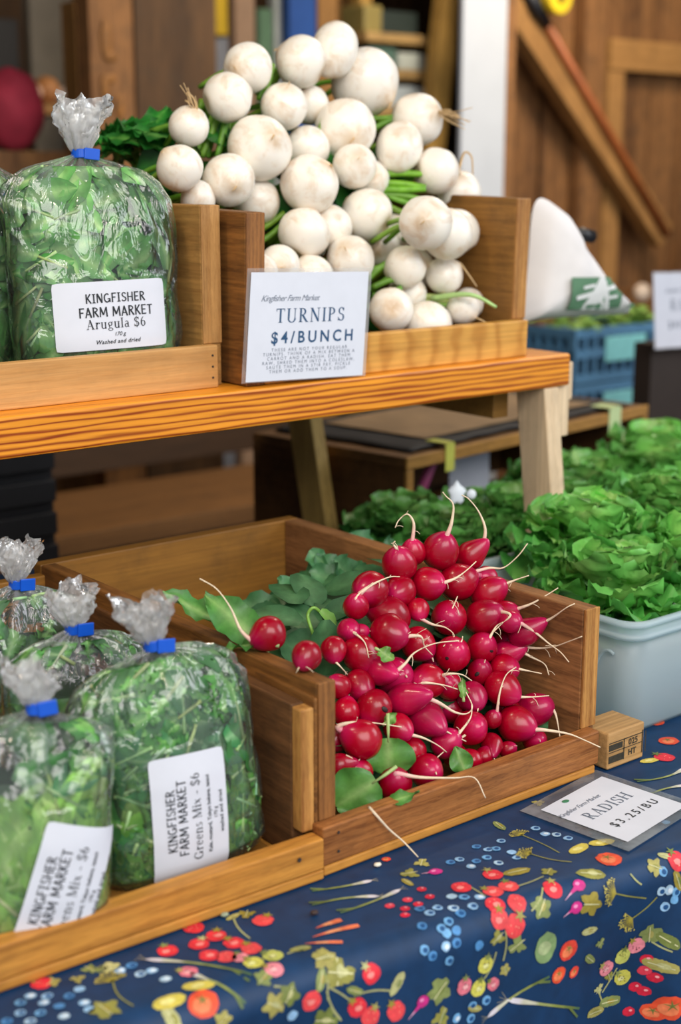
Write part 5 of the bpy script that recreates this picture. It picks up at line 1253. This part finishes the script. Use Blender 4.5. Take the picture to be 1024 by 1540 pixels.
bgbox('blue_panel', 434, 477, -80, 330, 2.8, .04, '1D4E98', 'bright blue upright panel behind the top of the turnip pile', 'panel', floor=True)
bgbox('tan_plank', 478, 508, -80, 330, 2.85, .04, 'C89A68', 'tan plank right of the blue panel', 'plank', mat=W_BARNT, floor=True)
bgbox('ochre_plank', 509, 547, -80, 330, 3.05, .04, 'C08A42', 'ochre plank behind the topmost turnip', 'plank', mat=W_BARNT, floor=True)
ld = thing('wooden_rack', 'ochre wooden rack with slanting uprights left of the white post', 'rack', (2.55, 2.75, -.78))
def slat(a, b, w_, d_, mat, nm):
    a, b = Vector(a), Vector(b); z = (b-a).normalized(); xv = Vector((0,1,0)).cross(z).normalized(); yv = z.cross(xv); mb = MB()
    mb.box((-w_/2, -d_/2, 0), (w_/2, d_/2, (b-a).length), lambda p: a+xv*p.x+yv*p.y+z*p.z); return obj(nm, mb, mat, ld, bevel=.004)
M_OCH = wood('Z', 'C39A52', '94702F', .04, .5, 5, .2, 'X', .6)
lo_ = aty(652, 190, 2.7); hi_ = aty(676, -40, 2.7); dv = (hi_-lo_); f_ = (-.78-lo_.z)/dv.z
slat(lo_+dv*f_, lo_+dv*1.6, .075, .05, M_OCH, 'upright')
lo2 = aty(560, 190, 2.95); slat(Vector((lo2.x-.1, 2.95, -.78)), Vector((lo2.x-.04, 2.95, 1.4)), .05, .05, M_OCH, 'upright')
for py in (54, 108, 165):
    a, b = aty(545, py, 2.8), aty(662, py-6, 2.8); boxobj('shelf_board', (a.x, 2.78, a.z-.016), (b.x, 2.98, a.z+.012), wood('X', 'C8A46C', 'A07A40', .03, .4), ld)
for k, (px0, px1, py0, py1, hx_, lb, nm) in enumerate(((572, 628, 4, 44, '2F3A36', 'dark tray on the top board of the ochre rack', 'tray'), (548, 575, 0, 44, '9A8A50', 'olive box at the left on the top board of the ochre rack', 'box'), (600, 640, 72, 101, 'C6CEC6', 'pale box on the middle board of the ochre rack', 'box'), (556, 596, 66, 101, '5A7A6E', 'grey green box on the middle board of the ochre rack', 'box'), (588, 642, 124, 158, 'CBD6DA', 'pale blue white box on the lowest board of the ochre rack', 'box'))):
    Y = 2.80; yb = {44: 54, 101: 108, 158: 165}[py1]
    a = aty(545, yb, 2.8).z+.0125; p0, p1 = aty(px0, py0, Y), aty(px1, py1, Y); hgt = p0.z-p1.z
    tag(boxobj(nm, (p0.x, Y, a), (p1.x, Y+.12, a+hgt), plain('goods_'+nm, hx_, .5, .1, 10), bevel=.006), lb, 'box', 'boxes on the ochre rack')
# hoe and tape reel on the barn wall
h0, h1 = aty(818, 30, 2.29), aty(1003, 352, 2.29)
hoe = thing('long_handled_tool', 'long rust brown tool handle with a black head slanting across the barn wall', 'tool', h0)
mb = MB(); mb.tube([h0, h0.lerp(h1, .5), h1], .014, 10); obj('handle', mb, plain('rust_brown', '9A5426', .5, .2, 12), hoe, smooth=True)
mb = MB(); mb.tube([aty(788, -20, 2.30), aty(806, 12, 2.29), h0+(h1-h0)*.02], [.026, .024, .017], 10); obj('socket', mb, plain('iron_black', '17161A', .4, .1), hoe, smooth=True)
c_ = aty(830, -4, 2.27); mb = MB()
rel = thing('yellow_disc', 'round yellow disc hung on the barn wall at the top right', 'disc', c_)
mb.tube([c_+Vector((0,.0,0)), c_+Vector((0,-.035,0))], .050, 32); obj('disc', mb, plain('reel_yellow', 'E8C828', .4, .06), rel, bevel=.004)
mb = MB(); mb.tube([c_+Vector((0,-.0352,0)), c_+Vector((0,-.042,0))], .016, 20); obj('hub', mb, plain('reel_hub', '6E5A20', .5, .1), rel)
p = aty(965, 440, 2.25); mb = MB(); mb.ball(p, .03, 10, 14, 0, lambda q: Vector((q.x*.032, q.y*.025, q.z*.030)))
lp = thing('hook_knob', 'small pale round knob on the barn wall left of the white sign', 'knob', (p.x, 2.3, p.z))
obj('knob', mb, plain('knob_pale', 'CDB9A6', .6, .05), lp, smooth=True); boxobj('stem', (p.x-.008, p.y+.02, p.z-.008), (p.x+.008, 2.4, p.z+.008), W_BARN, lp)
# bench and slatted crate in the dark under the shelf
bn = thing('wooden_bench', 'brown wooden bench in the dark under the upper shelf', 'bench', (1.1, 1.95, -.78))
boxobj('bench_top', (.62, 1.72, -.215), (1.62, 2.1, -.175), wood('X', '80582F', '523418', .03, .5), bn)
boxobj('shade_panel', (.62, 1.725, -.78), (1.62, 1.735, -.2155), plain('bench_shade', '1E1812', .8, .2, 10), bn)  # dark sheet added to stand for the black shade below the bench top
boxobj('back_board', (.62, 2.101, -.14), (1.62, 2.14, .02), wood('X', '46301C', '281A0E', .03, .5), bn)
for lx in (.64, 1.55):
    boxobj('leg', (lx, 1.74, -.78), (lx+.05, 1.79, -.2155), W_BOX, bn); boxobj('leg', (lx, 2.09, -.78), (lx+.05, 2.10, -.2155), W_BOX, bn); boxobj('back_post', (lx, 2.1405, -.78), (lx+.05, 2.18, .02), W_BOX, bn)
sl = thing('slatted_crate', 'black slatted crate under the shelf at the left edge', 'crate', (.3, 1.2, -.78))
M_BLK = plain('crate_black', '17161A', .55, .15, 20)
for k in range(5): boxobj('slat', (.05, 1.18, -.12+.052*k), (.405, 1.19, -.085+.052*k), M_BLK, sl)
boxobj('body', (.05, 1.1905, -.78), (.405, 1.45, .12), M_BLK, sl)
MOTIFS = [
('straw',0.0868,-0.0409,0.0078,0), ('straw',0.1201,-0.0452,0.008,0), ('straw',0.1193,-0.0236,0.0079,0), ('straw',0.1037,-0.023,0.0078,0), ('straw',0.1495,-0.0071,0.0079,0), ('straw',0.0952,-0.0089,0.0077,0), ('straw',0.0935,0.0026,0.0076,0), ('straw',0.114,-0.0047,0.0077,0), ('straw',0.1056,0.011,0.009,0), ('straw',-0.0224,0.0116,0.0072,0), ('straw',-0.0351,0.0331,0.0072,0), ('straw',-0.0244,0.0426,0.0072,0), ('straw',-0.0043,0.0443,0.0073,0), ('straw',0.2716,0.0009,0.0083,0), ('straw',0.3979,-0.1519,0.0096,0), ('straw',0.0583,0.0457,0.0065,1), ('straw',0.0845,0.0524,0.0053,1), ('straw',0.2331,0.0673,0.0071,1), ('straw',0.2069,0.0826,0.0071,1), ('straw',0.1651,-0.1466,0.006,1), ('straw',0.0777,0.0344,0.0066,2), ('straw',0.0714,0.0513,0.0066,2), ('straw',0.2225,0.0752,0.0071,2), ('straw',0.2249,0.0962,0.0072,2), ('curr',0.0589,-0.0528,0.004,0), ('curr',0.0577,-0.04,0.004,0), ('curr',0.0405,-0.0444,0.004,0), ('curr',0.0241,-0.0435,0.004,0), ('curr',0.0316,-0.0341,0.0039,0), ('curr',0.0438,-0.0349,0.004,0), ('curr',0.0264,-0.0262,0.0039,0), ('curr',0.2428,0.0814,0.0049,0), ('curr',0.2423,0.0919,0.0049,0), ('curr',0.2369,0.1072,0.0049,0), ('curr',0.2429,0.1107,0.0049,0), ('curr',0.2333,0.1297,0.0049,0), ('curr',0.2488,0.0973,0.0049,0), ('blue',0.1374,-0.0902,0.004,0), ('blue',0.1425,-0.0812,0.004,0), ('blue',0.1608,-0.0882,0.004,0), ('blue',0.1487,-0.0791,0.004,0), ('blue',0.1037,-0.0784,0.0039,0), ('blue',0.1128,-0.0787,0.0039,0), ('blue',0.1135,-0.0642,0.0039,0), ('blue',0.1224,-0.0695,0.0039,0), ('blue',0.1333,-0.0701,0.004,0), ('blue',0.1358,-0.058,0.0039,0), ('blue',0.156,-0.0675,0.004,0), ('blue',0.154,-0.0579,0.004,0), ('blue',0.2115,-0.0642,0.0041,0), ('blue',0.2074,-0.0742,0.0041,0), ('blue',0.2002,-0.08,0.0041,0), ('blue',0.1998,-0.0926,0.0041,0), ('blue',0.0723,-0.032,0.0043,1), ('blue',0.0797,-0.0263,0.0043,1), ('blue',0.0901,-0.0202,0.0043,1), ('blue',0.0781,-0.0126,0.0042,1), ('blue',0.0411,-0.0285,0.0042,1), ('blue',0.0439,-0.0195,0.0042,1), 
('blue',0.0632,-0.0166,0.0042,1), ('blue',0.0648,-0.0097,0.0042,1), ('blue',0.0299,-0.0091,0.0039,0), ('blue',0.0533,-0.0231,0.0039,0), ('blue',0.0518,-0.0062,0.0039,0), ('blue',0.0433,-0.0027,0.0039,0), ('blue',0.0546,0.0018,0.0039,0), ('blue',0.0459,0.0016,0.0039,0), ('blue',0.0424,0.0102,0.0039,0), ('blue',0.0241,0.0079,0.0038,0), ('blue',0.03,0.0137,0.0038,0), ('blue',0.0445,0.0215,0.0039,0), ('blue',0.0519,0.0101,0.0039,0), ('blue',0.0716,0.0174,0.0039,0), ('blue',0.0657,0.0645,0.0039,0), ('blue',0.0644,0.0745,0.0039,0), ('blue',0.0788,0.0644,0.004,0), ('blue',0.0508,0.0696,0.0039,0), ('blue',0.2548,0.0064,0.0042,0), ('blue',0.2589,0.0224,0.0043,0), ('blue',0.2512,0.0216,0.0042,0), ('blue',0.2639,0.0316,0.0043,0), ('blue',0.2547,0.0356,0.0043,0), ('blue',0.2661,0.0256,0.0043,0), ('tom',0.216,-0.019,0.0107,0), ('tom',0.1585,0.0474,0.0093,0), ('tom',0.1489,0.0654,0.0074,0), ('tom',0.1671,0.0702,0.0055,0), ('tom',0.2488,0.1286,0.0081,0), ('tom',0.2593,0.1228,0.0115,0), ('tom',0.4301,-0.1792,0.0102,0), ('tom',0.0623,-0.1086,0.0039,0), ('squash',0.1342,0.0373,0.0118,0), ('squash',0.2066,-0.0448,0.0097,1), ('squash',0.2302,-0.0441,0.0098,1), ('squash',0.3807,-0.1523,0.0086,1), ('carrot',-0.0179,-0.0439,-0.04,-0.0428,0.0047,0), ('carrot',-0.011,-0.0304,-0.0486,-0.0329,0.0046,0), ('carrot',-0.0331,-0.0163,-0.0573,-0.0278,0.0035,0), ('leek',0.0338,-0.0841,-0.0146,-0.093,0.0035,0), ('leek',0.0251,-0.0599,-0.0254,-0.074,0.0035,0), ('leek',0.0449,-0.061,-0.0131,-0.0532,0.0035,0), ('leek',0.08,0.0788,0.1385,0.063,0.0034,0), ('leek',0.0976,0.0694,0.1793,0.1092,0.0035,0), ('leek',0.3988,-0.1225,0.3379,-0.1216,0.0042,0), ('leek',0.3707,-0.0931,0.3252,-0.0938,0.0041,0), ('umbel',0.1866,-0.0294,0.1675,-0.057,0.0112,0), ('umbel',0.1883,-0.0469,0.1822,-0.0876,0.0097,0), ('umbel',0.2365,0.0244,0.2039,0.0116,0.0107,0), ('umbel',0.247,0.0259,0.2249,0.04,0.0113,0), ('rad',0.1729,-0.0029,0.1549,0.0048,0.0055,0), ('rad',0.1644,0.0127,0.1509,0.0167,0.0054,0), 
('rad',0.0196,0.0452,0.0055,0.0543,0.0051,0), ('rad',0.0844,-0.0711,0.0726,-0.0733,0.0055,0), ('leaf',0.1895,-0.0089,0.0124,0), ('leaf',0.1792,0.0138,0.0115,0), ('leaf',0.1802,0.0376,0.0083,0), ('leaf',0.1949,0.0543,0.0061,0), ('leaf',0.1853,0.0658,0.0084,0), ('leaf',0.1327,0.0046,0.0102,0), ('leaf',0.1393,-0.0386,0.0124,0), ('leaf',0.1607,-0.0259,0.0072,0), ('leaf',0.0887,0.016,0.0084,0), ('leaf',0.1069,0.027,0.0106,0), ('leaf',0.2486,0.0012,0.0085,0), ('leaf',0.2636,-0.0044,0.0068,0), ('leaf',0.2435,0.0587,0.0097,0), ('leaf',-0.0455,0.0055,0.0136,0), ('leaf',-0.0013,0.0255,0.0096,0), ('leaf',-0.0361,0.0208,0.0074,0), ('leaf',0.0353,0.0423,0.0116,0), ('leaf',0.0361,0.0632,0.0103,0), ('leaf',0.2154,0.1171,0.0115,0), ('leaf',0.2005,0.1218,0.0103,0), ('leaf',0.2573,0.065,0.012,0), ('leaf',0.2525,0.0865,0.0128,0), ('leaf',0.2683,0.0173,0.0097,0), ('leaf',-0.053,-0.0073,0.0099,0), ('leaf',0.0649,-0.0792,0.0099,0), ('leaf',0.0832,-0.0891,0.0084,0), ('leaf',0.1766,-0.1118,0.0089,0), ('leaf',0.1755,-0.1404,0.0091,0), ('leaf',0.2125,0.093,0.0057,0), ('leaf',0.2025,0.1014,0.0063,0), ('leaf',0.0957,0.0441,0.0053,0), ('leaf',0.0683,0.0677,0.0068,0), ('leaf',0.2331,-0.1312,0.0074,0), ('leaf',0.0558,-0.0678,0.0071,0), ('stem',0.1229,-0.0195,0.1524,-0.022,0.0008,0), ('stem',0.1225,0.0047,0.1418,-0.0097,0.0008,0), ('stem',0.0939,0.0363,0.0958,0.0125,0.0008,0), ('stem',0.2071,0.1063,0.2191,0.0863,0.0009,0), ('stem',0.073,0.0489,0.0873,0.0271,0.0008,0), ('stem',0.091,-0.0469,0.0942,-0.019,0.0008,0), ('stem',-0.0586,0.0142,-0.0477,0.0392,0.0007,0), ('stem',-0.0569,0.0121,-0.0392,0.028,0.0007,0), ('stem',-0.0334,0.0242,-0.0075,0.029,0.0007,0), ('stem',0.2453,0.0652,0.2596,0.074,0.0009,0), ('stem',0.2028,0.1031,0.2101,0.1188,0.0009,0), ('stem',0.2229,0.0006,0.2309,0.0112,0.0008,0), ('straw',-0.1452,-0.0697,0.0075,0), ('straw',-0.1218,-0.0665,0.0075,0), ('straw',-0.1063,-0.0709,0.0076,0), ('straw',-0.1005,-0.0555,0.0075,0), ('straw',-0.0931,-0.0426,0.0075,0), 
('straw',-0.1221,-0.0492,0.0074,0), ('straw',-0.1127,-0.0415,0.0074,0), ('straw',-0.1165,-0.0892,0.0077,0), ('straw',-0.067,-0.0729,0.0078,0), ('straw',-0.0708,0.0178,0.0073,0), ('straw',-0.2362,-0.0743,0.0072,0), ('straw',-0.0916,-0.0118,0.0066,1), ('straw',-0.1446,-0.0369,0.0065,1), ('straw',-0.1052,-0.0355,0.0059,1), ('straw',-0.1005,-0.025,0.0071,2), ('straw',-0.0848,-0.0261,0.0072,2), ('leek',-0.1633,-0.0663,-0.1081,-0.0117,0.0037,0), ('leek',-0.144,-0.0355,-0.1202,0.0056,0.0036,0), ('tom',-0.1484,-0.0026,0.0108,0), ('squash',-0.1699,-0.0113,0.0103,1), ('squash',-0.1449,-0.0174,0.0095,1), ('umbel',-0.1929,-0.0166,-0.1933,-0.0509,0.0116,0), ('leaf',-0.2106,-0.0224,0.0115,0), ('leaf',-0.2012,-0.0744,0.0073,0), ('leaf',-0.1884,-0.0694,0.0083,0), ('leaf',-0.23,-0.0717,0.0072,0), ('leaf',-0.2128,-0.0663,0.0062,0), ('leaf',-0.0631,-0.0238,0.0085,0), ('leaf',-0.0539,-0.0084,0.0089,0), ('leaf',-0.0471,0.0039,0.0136,0), ('leaf',-0.1013,-0.007,0.0072,0), ('leaf',-0.0991,0.0129,0.0096,0), ('leaf',-0.0874,0.0092,0.0087,0), ('leaf',-0.0613,0.0059,0.0088,0), ('leaf',-0.06,0.0371,0.0111,0), ('leaf',-0.1725,0.0018,0.0116,0), ('leaf',-0.1379,0.0119,0.0071,0), ('leaf',-0.0738,-0.0868,0.0078,0), ('leaf',-0.0839,-0.0887,0.0068,0), ('leaf',-0.1942,-0.0703,0.0049,0), ('blue',-0.2557,-0.0583,0.004,0), ('blue',-0.2473,-0.0627,0.004,0), ('blue',-0.2422,-0.0503,0.004,0), ('blue',-0.235,-0.0414,0.0039,0), ('blue',-0.225,-0.0495,0.004,0), ('blue',-0.2163,-0.0538,0.004,0), ('blue',-0.2595,-0.0468,0.0039,0), ('blue',-0.2481,-0.0401,0.0039,0), ('blue',-0.2362,-0.0285,0.0039,0), ('blue',-0.2192,-0.0367,0.004,0), ('blue',-0.2192,-0.0275,0.0039,0), ('blue',-0.2376,-0.0569,0.004,0), ('blue',-0.1737,-0.0506,0.0041,0), ('blue',-0.165,-0.0505,0.0041,0), ('blue',-0.1745,-0.0637,0.0041,0), ('blue',-0.184,-0.0617,0.0041,0), ('blue',-0.1614,-0.0359,0.0041,0), ('blue',-0.257,-0.0341,0.0039,0), ('blue',-0.2701,-0.0419,0.0039,0), ('blue',-0.0851,0.0254,0.0041,0), 
('stem',-0.0839,-0.0887,-0.0876,-0.0544,0.0008,0), ('stem',-0.0746,-0.0226,-0.0622,-0.0206,0.0007,0), ('stem',-0.0563,0.0073,-0.0575,0.0218,0.0007,0), ('stem',-0.0548,0.0279,-0.0471,0.0405,0.0007,0), ('stem',-0.0968,0.0007,-0.092,0.0021,0.0007,0),
]

# ------------------------------------------------------------------ tablecloth and its printed fruit
m, nt, out = newmat('cloth_print'); N = NT(nt); b = N.bsdf(out, .5)
at = N.n('ShaderNodeAttribute', attribute_name='Col'); v = N.coord()
f = N.ramp(N.noise(v, 45, 5, .6), [(.25, .72), (.75, 1.22)])
c = N.mix(1.0, at.outputs['Color'], f, 'MULTIPLY')
wv = N.noise(v, 1500, 2); N.l(c, b.inputs['Base Color']); N.bump(wv, b, .15, .0004)
b.inputs['Specular IOR Level'].default_value = .4
M_CLOTH = m
E0 = Vector((-.023, -.11)); EU = Vector((.4254, -.0643)).normalized(); EN = Vector((-EU.y, EU.x))
CR = .022; CA = CR*PI/4
def S(u, s):
    if s < -CA: off, z = -s-CA+CR, 0.
    elif s < CA:
        a = (s+CA)/CR; off, z = CR-CR*math.sin(a), -CR+CR*math.cos(a)
    else: off, z = 0., -CR-(s-CA)
    k = max(0., min(1., s/.12)); k = k*k*(3-2*k)
    off -= k*(.010*math.sin(u*19+1.0)+.006*math.sin(u*41+2.2)+.0144*math.exp(-((u-.262)/.016)**2))
    p = E0+EU*u+EN*off; return Vector((p.x, p.y, z-.0005))
def SN(u, s):
    e = 4e-4; p = S(u, s); return ((S(u+e, s)-p).cross(p-S(u, s+e))).normalized()
mb = MB(); NAVY = lin('0A335A'); mb.col = (*NAVY, 1)
us = [-.78+.0095*i for i in range(290)]; ss = [-1.1,-.8,-.5,-.3,-.2,-.12,-.08,-.05,-.03]+[-CA+2*CA*i/10 for i in range(11)]+[CA+.42*((i+1)/34) for i in range(34)]
mb.grid(len(ss), len(us), lambda i, j: S(us[j], ss[i]))
rnd = random.Random(17)
def lay_pt(u, s, off): return S(u, s)+SN(u, s)*off
def blob(u0, s0, pts, hexc, off, rot=0., val=None):
    """star-shaped printed patch round (u0, s0); pts are (angle, radius)"""
    base = lin(hexc); n = len(pts); b0 = len(mb.v)
    mb.col = (*base, 1); mb.vert(lay_pt(u0, s0, off))
    for f in (.5, 1.0):
        for a, r in pts:
            k = rnd.uniform(.88, 1.15)*(1.0 if f == 1 else 1.08); mb.col = (*[x*k for x in base], 1)
            mb.vert(lay_pt(u0+math.cos(a+rot)*r*f, s0+math.sin(a+rot)*r*f, off))
    for j in range(n):
        j2 = (j+1) % n; mb.face((b0, b0+1+j2, b0+1+j)); mb.face((b0+1+j, b0+1+j2, b0+1+n+j2, b0+1+n+j))
def oval(u, s, a, b_, hexc, off, rot=0., n=18, wob=.06):
    blob(u, s, [(t, a*b_/math.hypot(b_*math.cos(t), a*math.sin(t))*(1+rnd.uniform(-wob, wob))) for t in [2*PI*i/n for i in range(n)]], hexc, off, rot)
def ribbon(pts, wid, hexes, off):
    b0 = len(mb.v); n = len(pts)
    for i, (u, s) in enumerate(pts):
        u2, s2 = pts[min(i+1, n-1)]; u1, s1 = pts[max(i-1, 0)]; dx, dy = u2-u1, s2-s1; L = math.hypot(dx, dy) or 1
        w_ = wid[i] if hasattr(wid, '__len__') else wid; c_ = lin(hexes[min(len(hexes)-1, int(i/n*len(hexes)))]); k = rnd.uniform(.9, 1.12); mb.col = (*[x*k for x in c_], 1)
        mb.vert(lay_pt(u-dy/L*w_, s+dx/L*w_, off)); mb.vert(lay_pt(u+dy/L*w_, s-dx/L*w_, off))
    for i in range(n-1): mb.face((b0+2*i, b0+2*i+1, b0+2*i+3, b0+2*i+2))
OL = ['8E8B42', 'A39B55', '6F7A3C', 'B3B27A', '948636', '7F8A50']
def m_straw(u, s, r, var):
    rot = rnd.uniform(-.9, .9)+PI/2
    pts = []
    for i in range(20):
        t = 2*PI*i/20; k = (1.08+.12*math.cos(t)-.10*math.cos(2*t)) if True else 1; pts.append((t, r*k*(.80+.22*abs(math.cos(t)))*rnd.uniform(.96, 1.04)))
    blob(u, s, pts, (['D92F3C', 'E0464A', 'CF2340'], ['E58894', 'DD7484'], ['C9C457', 'B9BC5E'])[var][rnd.randrange(2)], .0007, rot)
    if rnd.random() < .6: oval(u+r*.2*rnd.uniform(-1,1), s+r*.2, r*.4, r*.3, ['EE8A84', 'F0B0B0', 'DEDC96'][var], .0009)
    for k in range(7 if var else 4):
        oval(u+rnd.uniform(-.5,.5)*r, s+rnd.uniform(-.4,.6)*r, r*.06, r*.09, '4A2A2A' if var else 'F0A08A', .0011, 0, 5)
    cx, cy = u-math.cos(rot)*r*.9, s-math.sin(rot)*r*.9
    if var != 0 or rnd.random() < .75: blob(cx, cy, [(2*PI*i/10, r*(.62 if i % 2 else .22)) for i in range(10)], OL[rnd.randrange(6)], .0011, rot)
def m_blue(u, s, r, var):
    h = ['6CA4D2', '8FB7DA', '4C87BE', 'A9C6DC'][rnd.randrange(4)]
    oval(u, s, r, r*rnd.uniform(.85, 1), h, .0006, 0, 14, .08)
    if rnd.random() < .8: oval(u+r*.15, s+r*.1, r*.55, r*.5, '1B4D80' if rnd.random() < .75 else 'D5E2EC', .0009, 0, 10)
def m_curr(u, s, r, var): oval(u, s, r, r*.9, ['CF1F3C', 'C8203A', 'D93A4E'][rnd.randrange(3)], .0006, 0, 14); oval(u+r*.3, s-r*.2, r*.28, r*.22, 'F0A0A4', .0009, 0, 8)
def m_tom(u, s, r, var):
    oval(u, s, r, r*.92, ['E2502F', 'DD4434'][rnd.randrange(2)], .0006); oval(u-r*.15, s+r*.1, r*.62, r*.5, 'EB7F52', .0008)
    blob(u, s-r*.2, [(2*PI*i/10, r*(.5 if i % 2 else .10)) for i in range(10)], '6E7A3A', .0010, rnd.random())
def m_squash(u, s, r, var):
    oval(u, s, r*(.85 if var == 0 else 1.25), r*(1.1 if var == 0 else .55), '7F9A66' if var == 0 else 'CDBB50', .0006, rnd.uniform(-.3, .3)); oval(u-r*.1, s, r*.55, r*.5 if var == 0 else r*.25, 'A6B584' if var == 0 else 'E0D584', .0008)
def m_leaf(u, s, r, var):
    k = rnd.randrange(3); rot = rnd.uniform(0, 6.28); h = OL[rnd.randrange(6)]
    if k == 0: pts = [(2*PI*i/24, r*(.55+.45*abs(math.cos(2.5*2*PI*i/24)))*rnd.uniform(.85, 1.1)) for i in range(24)]
    elif k == 1: pts = [(2*PI*i/24, r*(.42/math.hypot(.42*math.cos(2*PI*i/24), math.sin(2*PI*i/24)))*rnd.uniform(.9, 1.08)) for i in range(24)]
    else: pts = [(2*PI*i/28, r*(.5+.2*math.cos(2*PI*i/28*3)+.25*abs(math.sin(2*PI*i/28*3.5)))*rnd.uniform(.85, 1.12)) for i in range(28)]
    blob(u, s, pts, h, .0006, rot); oval(u+r*.12, s, r*.35, r*.2, OL[rnd.randrange(6)], .0008, rot)
    ribbon([(u-math.cos(rot)*r*.7, s-math.sin(rot)*r*.7), (u, s), (u+math.cos(rot)*r*.7, s+math.sin(rot)*r*.7)], r*.035, ['D3D0A0'], .0010)
def seg_pts(a, b_, n=12, bow=.12):
    du, ds = b_[0]-a[0], b_[1]-a[1]; k = rnd.uniform(-bow, bow); return [(a[0]+du*i/n-ds*k*math.sin(PI*i/n), a[1]+ds*i/n+du*k*math.sin(PI*i/n)) for i in range(n+1)]
def m_carrot(u0, s0, u1, s1, w_):
    ribbon(seg_pts((u0, s0), (u1, s1), 12, .03), [w_*.55*(.75+.25*min(1, i*.7))*(1-(i/12)**1.6)+.0002 for i in range(13)], ['E4764E', 'EE9A6A', 'E06A48'], .0008)
def m_leek(u0, s0, u1, s1, w_):
    p = seg_pts((u0, s0), (u1, s1), 16, .10); ribbon(p, [w_*(.30+.35*math.exp(-((i-2)/2.2)**2))*(.25 if i == 0 else 1) for i in range(17)], ['D5CFD6', 'C9C7B0', '9AA060', '8A9248', '6F7C3E', '4E6A48'], .0007)
    e = p[-4]; d_ = (p[-1][0]-p[-5][0], p[-1][1]-p[-5][1])
    ribbon([e, (e[0]+d_[0]*.8-d_[1]*.3, e[1]+d_[1]*.8+d_[0]*.3)], w_*.3, ['6F7C3E', '5C7244'], .0009)
    for k in range(3): ribbon([(u0, s0), (u0-d_[0]*.35+d_[1]*.2*(k-1), s0-d_[1]*.35-d_[0]*.2*(k-1))], w_*.04, ['B8B090'], .0007)
def m_umbel(u0, s0, u1, s1, w_):
    ribbon(seg_pts((u0, s0), (u1, s1), 8, .1), w_*.05, ['8E8B42'], .0007)
    d_ = math.atan2(s1-s0, u1-u0)
    for k in range(11):
        a = d_-1.25+2.5*k/10; r = w_*rnd.uniform(.8, 1.05); ex, ey = u1+math.cos(a)*r, s1+math.sin(a)*r
        ribbon([(u1, s1), (ex, ey)], w_*.035, ['A89A3E'], .0008)
        for q in range(4): oval(ex+rnd.uniform(-.16,.16)*w_, ey+rnd.uniform(-.16,.16)*w_, w_*.07, w_*.05, 'C4B65A', .0009, 0, 6)
def m_rad(u0, s0, u1, s1, w_):
    oval(u0, s0, w_, w_*.85, 'C42A7E', .0007); oval(u0-w_*.2, s0-w_*.25, w_*.4, w_*.25, 'E58AB8', .0009); ribbon(seg_pts((u0, s0), (u1, s1), 6, .1), [w_*.5*(1-i/6.3)**2+.0002 for i in range(7)], ['C42A7E', 'D9A0BC'], .0008)
for mo in MOTIFS:
    k = mo[0]
    if k in ('carrot', 'leek', 'umbel', 'rad'): {'carrot': m_carrot, 'leek': m_leek, 'umbel': m_umbel, 'rad': m_rad}[k](*mo[1:6])
    elif k == 'stem': ribbon(seg_pts(mo[1:3], mo[3:5], 8, .1), .0007, ['A3A470'], .0006)
    else: {'straw': m_straw, 'blue': m_blue, 'curr': m_curr, 'tom': m_tom, 'squash': m_squash, 'leaf': m_leaf}[k](*mo[1:5])
# the print carries on beyond the photographed stretch
for k in range(430):
    u, s = rnd.uniform(-.75, 1.9), rnd.uniform(-.30, .36)
    if -.30 < u < .27 and s > -.16 and s < .25: continue
    z = rnd.random(); r = rnd.uniform(.005, .011)
    if z < .28: m_leaf(u, s, r*1.2, 0)
    elif z < .5: m_straw(u, s, r*.9, rnd.randrange(3))
    elif z < .8:
        for q in range(4): m_blue(u+rnd.uniform(-.02,.02), s+rnd.uniform(-.02,.02), .0042, 0)
    elif z < .9: m_tom(u, s, r*1.1, 0)
    else: m_leek(u, s, u+rnd.uniform(-.06,.06), s+rnd.uniform(.02,.05), .005)
mb.col = (1,1,1,1)
cl_ = obj('tablecloth', mb, M_CLOTH, None, smooth=True, loc=(.2, .4, 0))
tag(cl_, 'dark blue tablecloth printed with strawberries, berries and vegetables', 'tablecloth')
# crumbs and wilted bits on the cloth beside the crate
rnd = random.Random(23)
for k, (px, py, hx_, lb) in enumerate(((338, 1375, '9AA58A', 'tiny grey green leaf scrap on the cloth below the honey coloured rail'), (473, 1372, '3A2A28', 'dark crumb on the cloth right of the leaf scrap'), (568, 1300, 'E8E2D0', 'pale crumb on the cloth under the radish crate'))):
    v_ = Vector((.61558521, .7545803, -.2272959)) + RV*((px-512)/2171) - UV*((py-770)/2171); p = CAM+v_*((.0016-CAM.z)/v_.z); mb = MB()
    mb.ball(p, .003, 6, 8, 0, lambda q: Vector((q.x*.0035, q.y*.0030, q.z*.0014))*(1+.3*noise.noise(q*3)))
    tag(obj('scrap', mb, plain('scrap', hx_, .7, .1), None, smooth=True, loc=p), lb, 'scrap')
# stamp on the pale block: ruled cells and digits
mb = MB()
def bp(a, b_): return Vector((.3272+a, -.0034, b_))
def rect(a0, b0, a1, b1):
    i = len(mb.v)
    for q in ((a0,b0),(a1,b0),(a1,b1),(a0,b1)): mb.vert(bp(*q))
    mb.face((i, i+1, i+2, i+3))
for (a0, b0, a1, b1) in ((.001,.0255,.048,.0265), (.001,.0165,.048,.0173), (.0215,.006,.0228,.0265), (.0475,.006,.0490,.0285), (.052,.006,.0535,.027), (.001,.0065,.0215,.0135), (.001,.0185,.020,.0245)): rect(a0, b0, a1, b1)
lay(mb, font_mesh('025', .0085, 0, .0002, 1.05), .035, .0185, bp); lay(mb, font_mesh('HT', .008, 0, .0003, 1.1), .034, .0085, bp)
stp = obj('ink_stamp', mb, plain('stamp_ink', '3A3426', .8, .4, 300), blk)
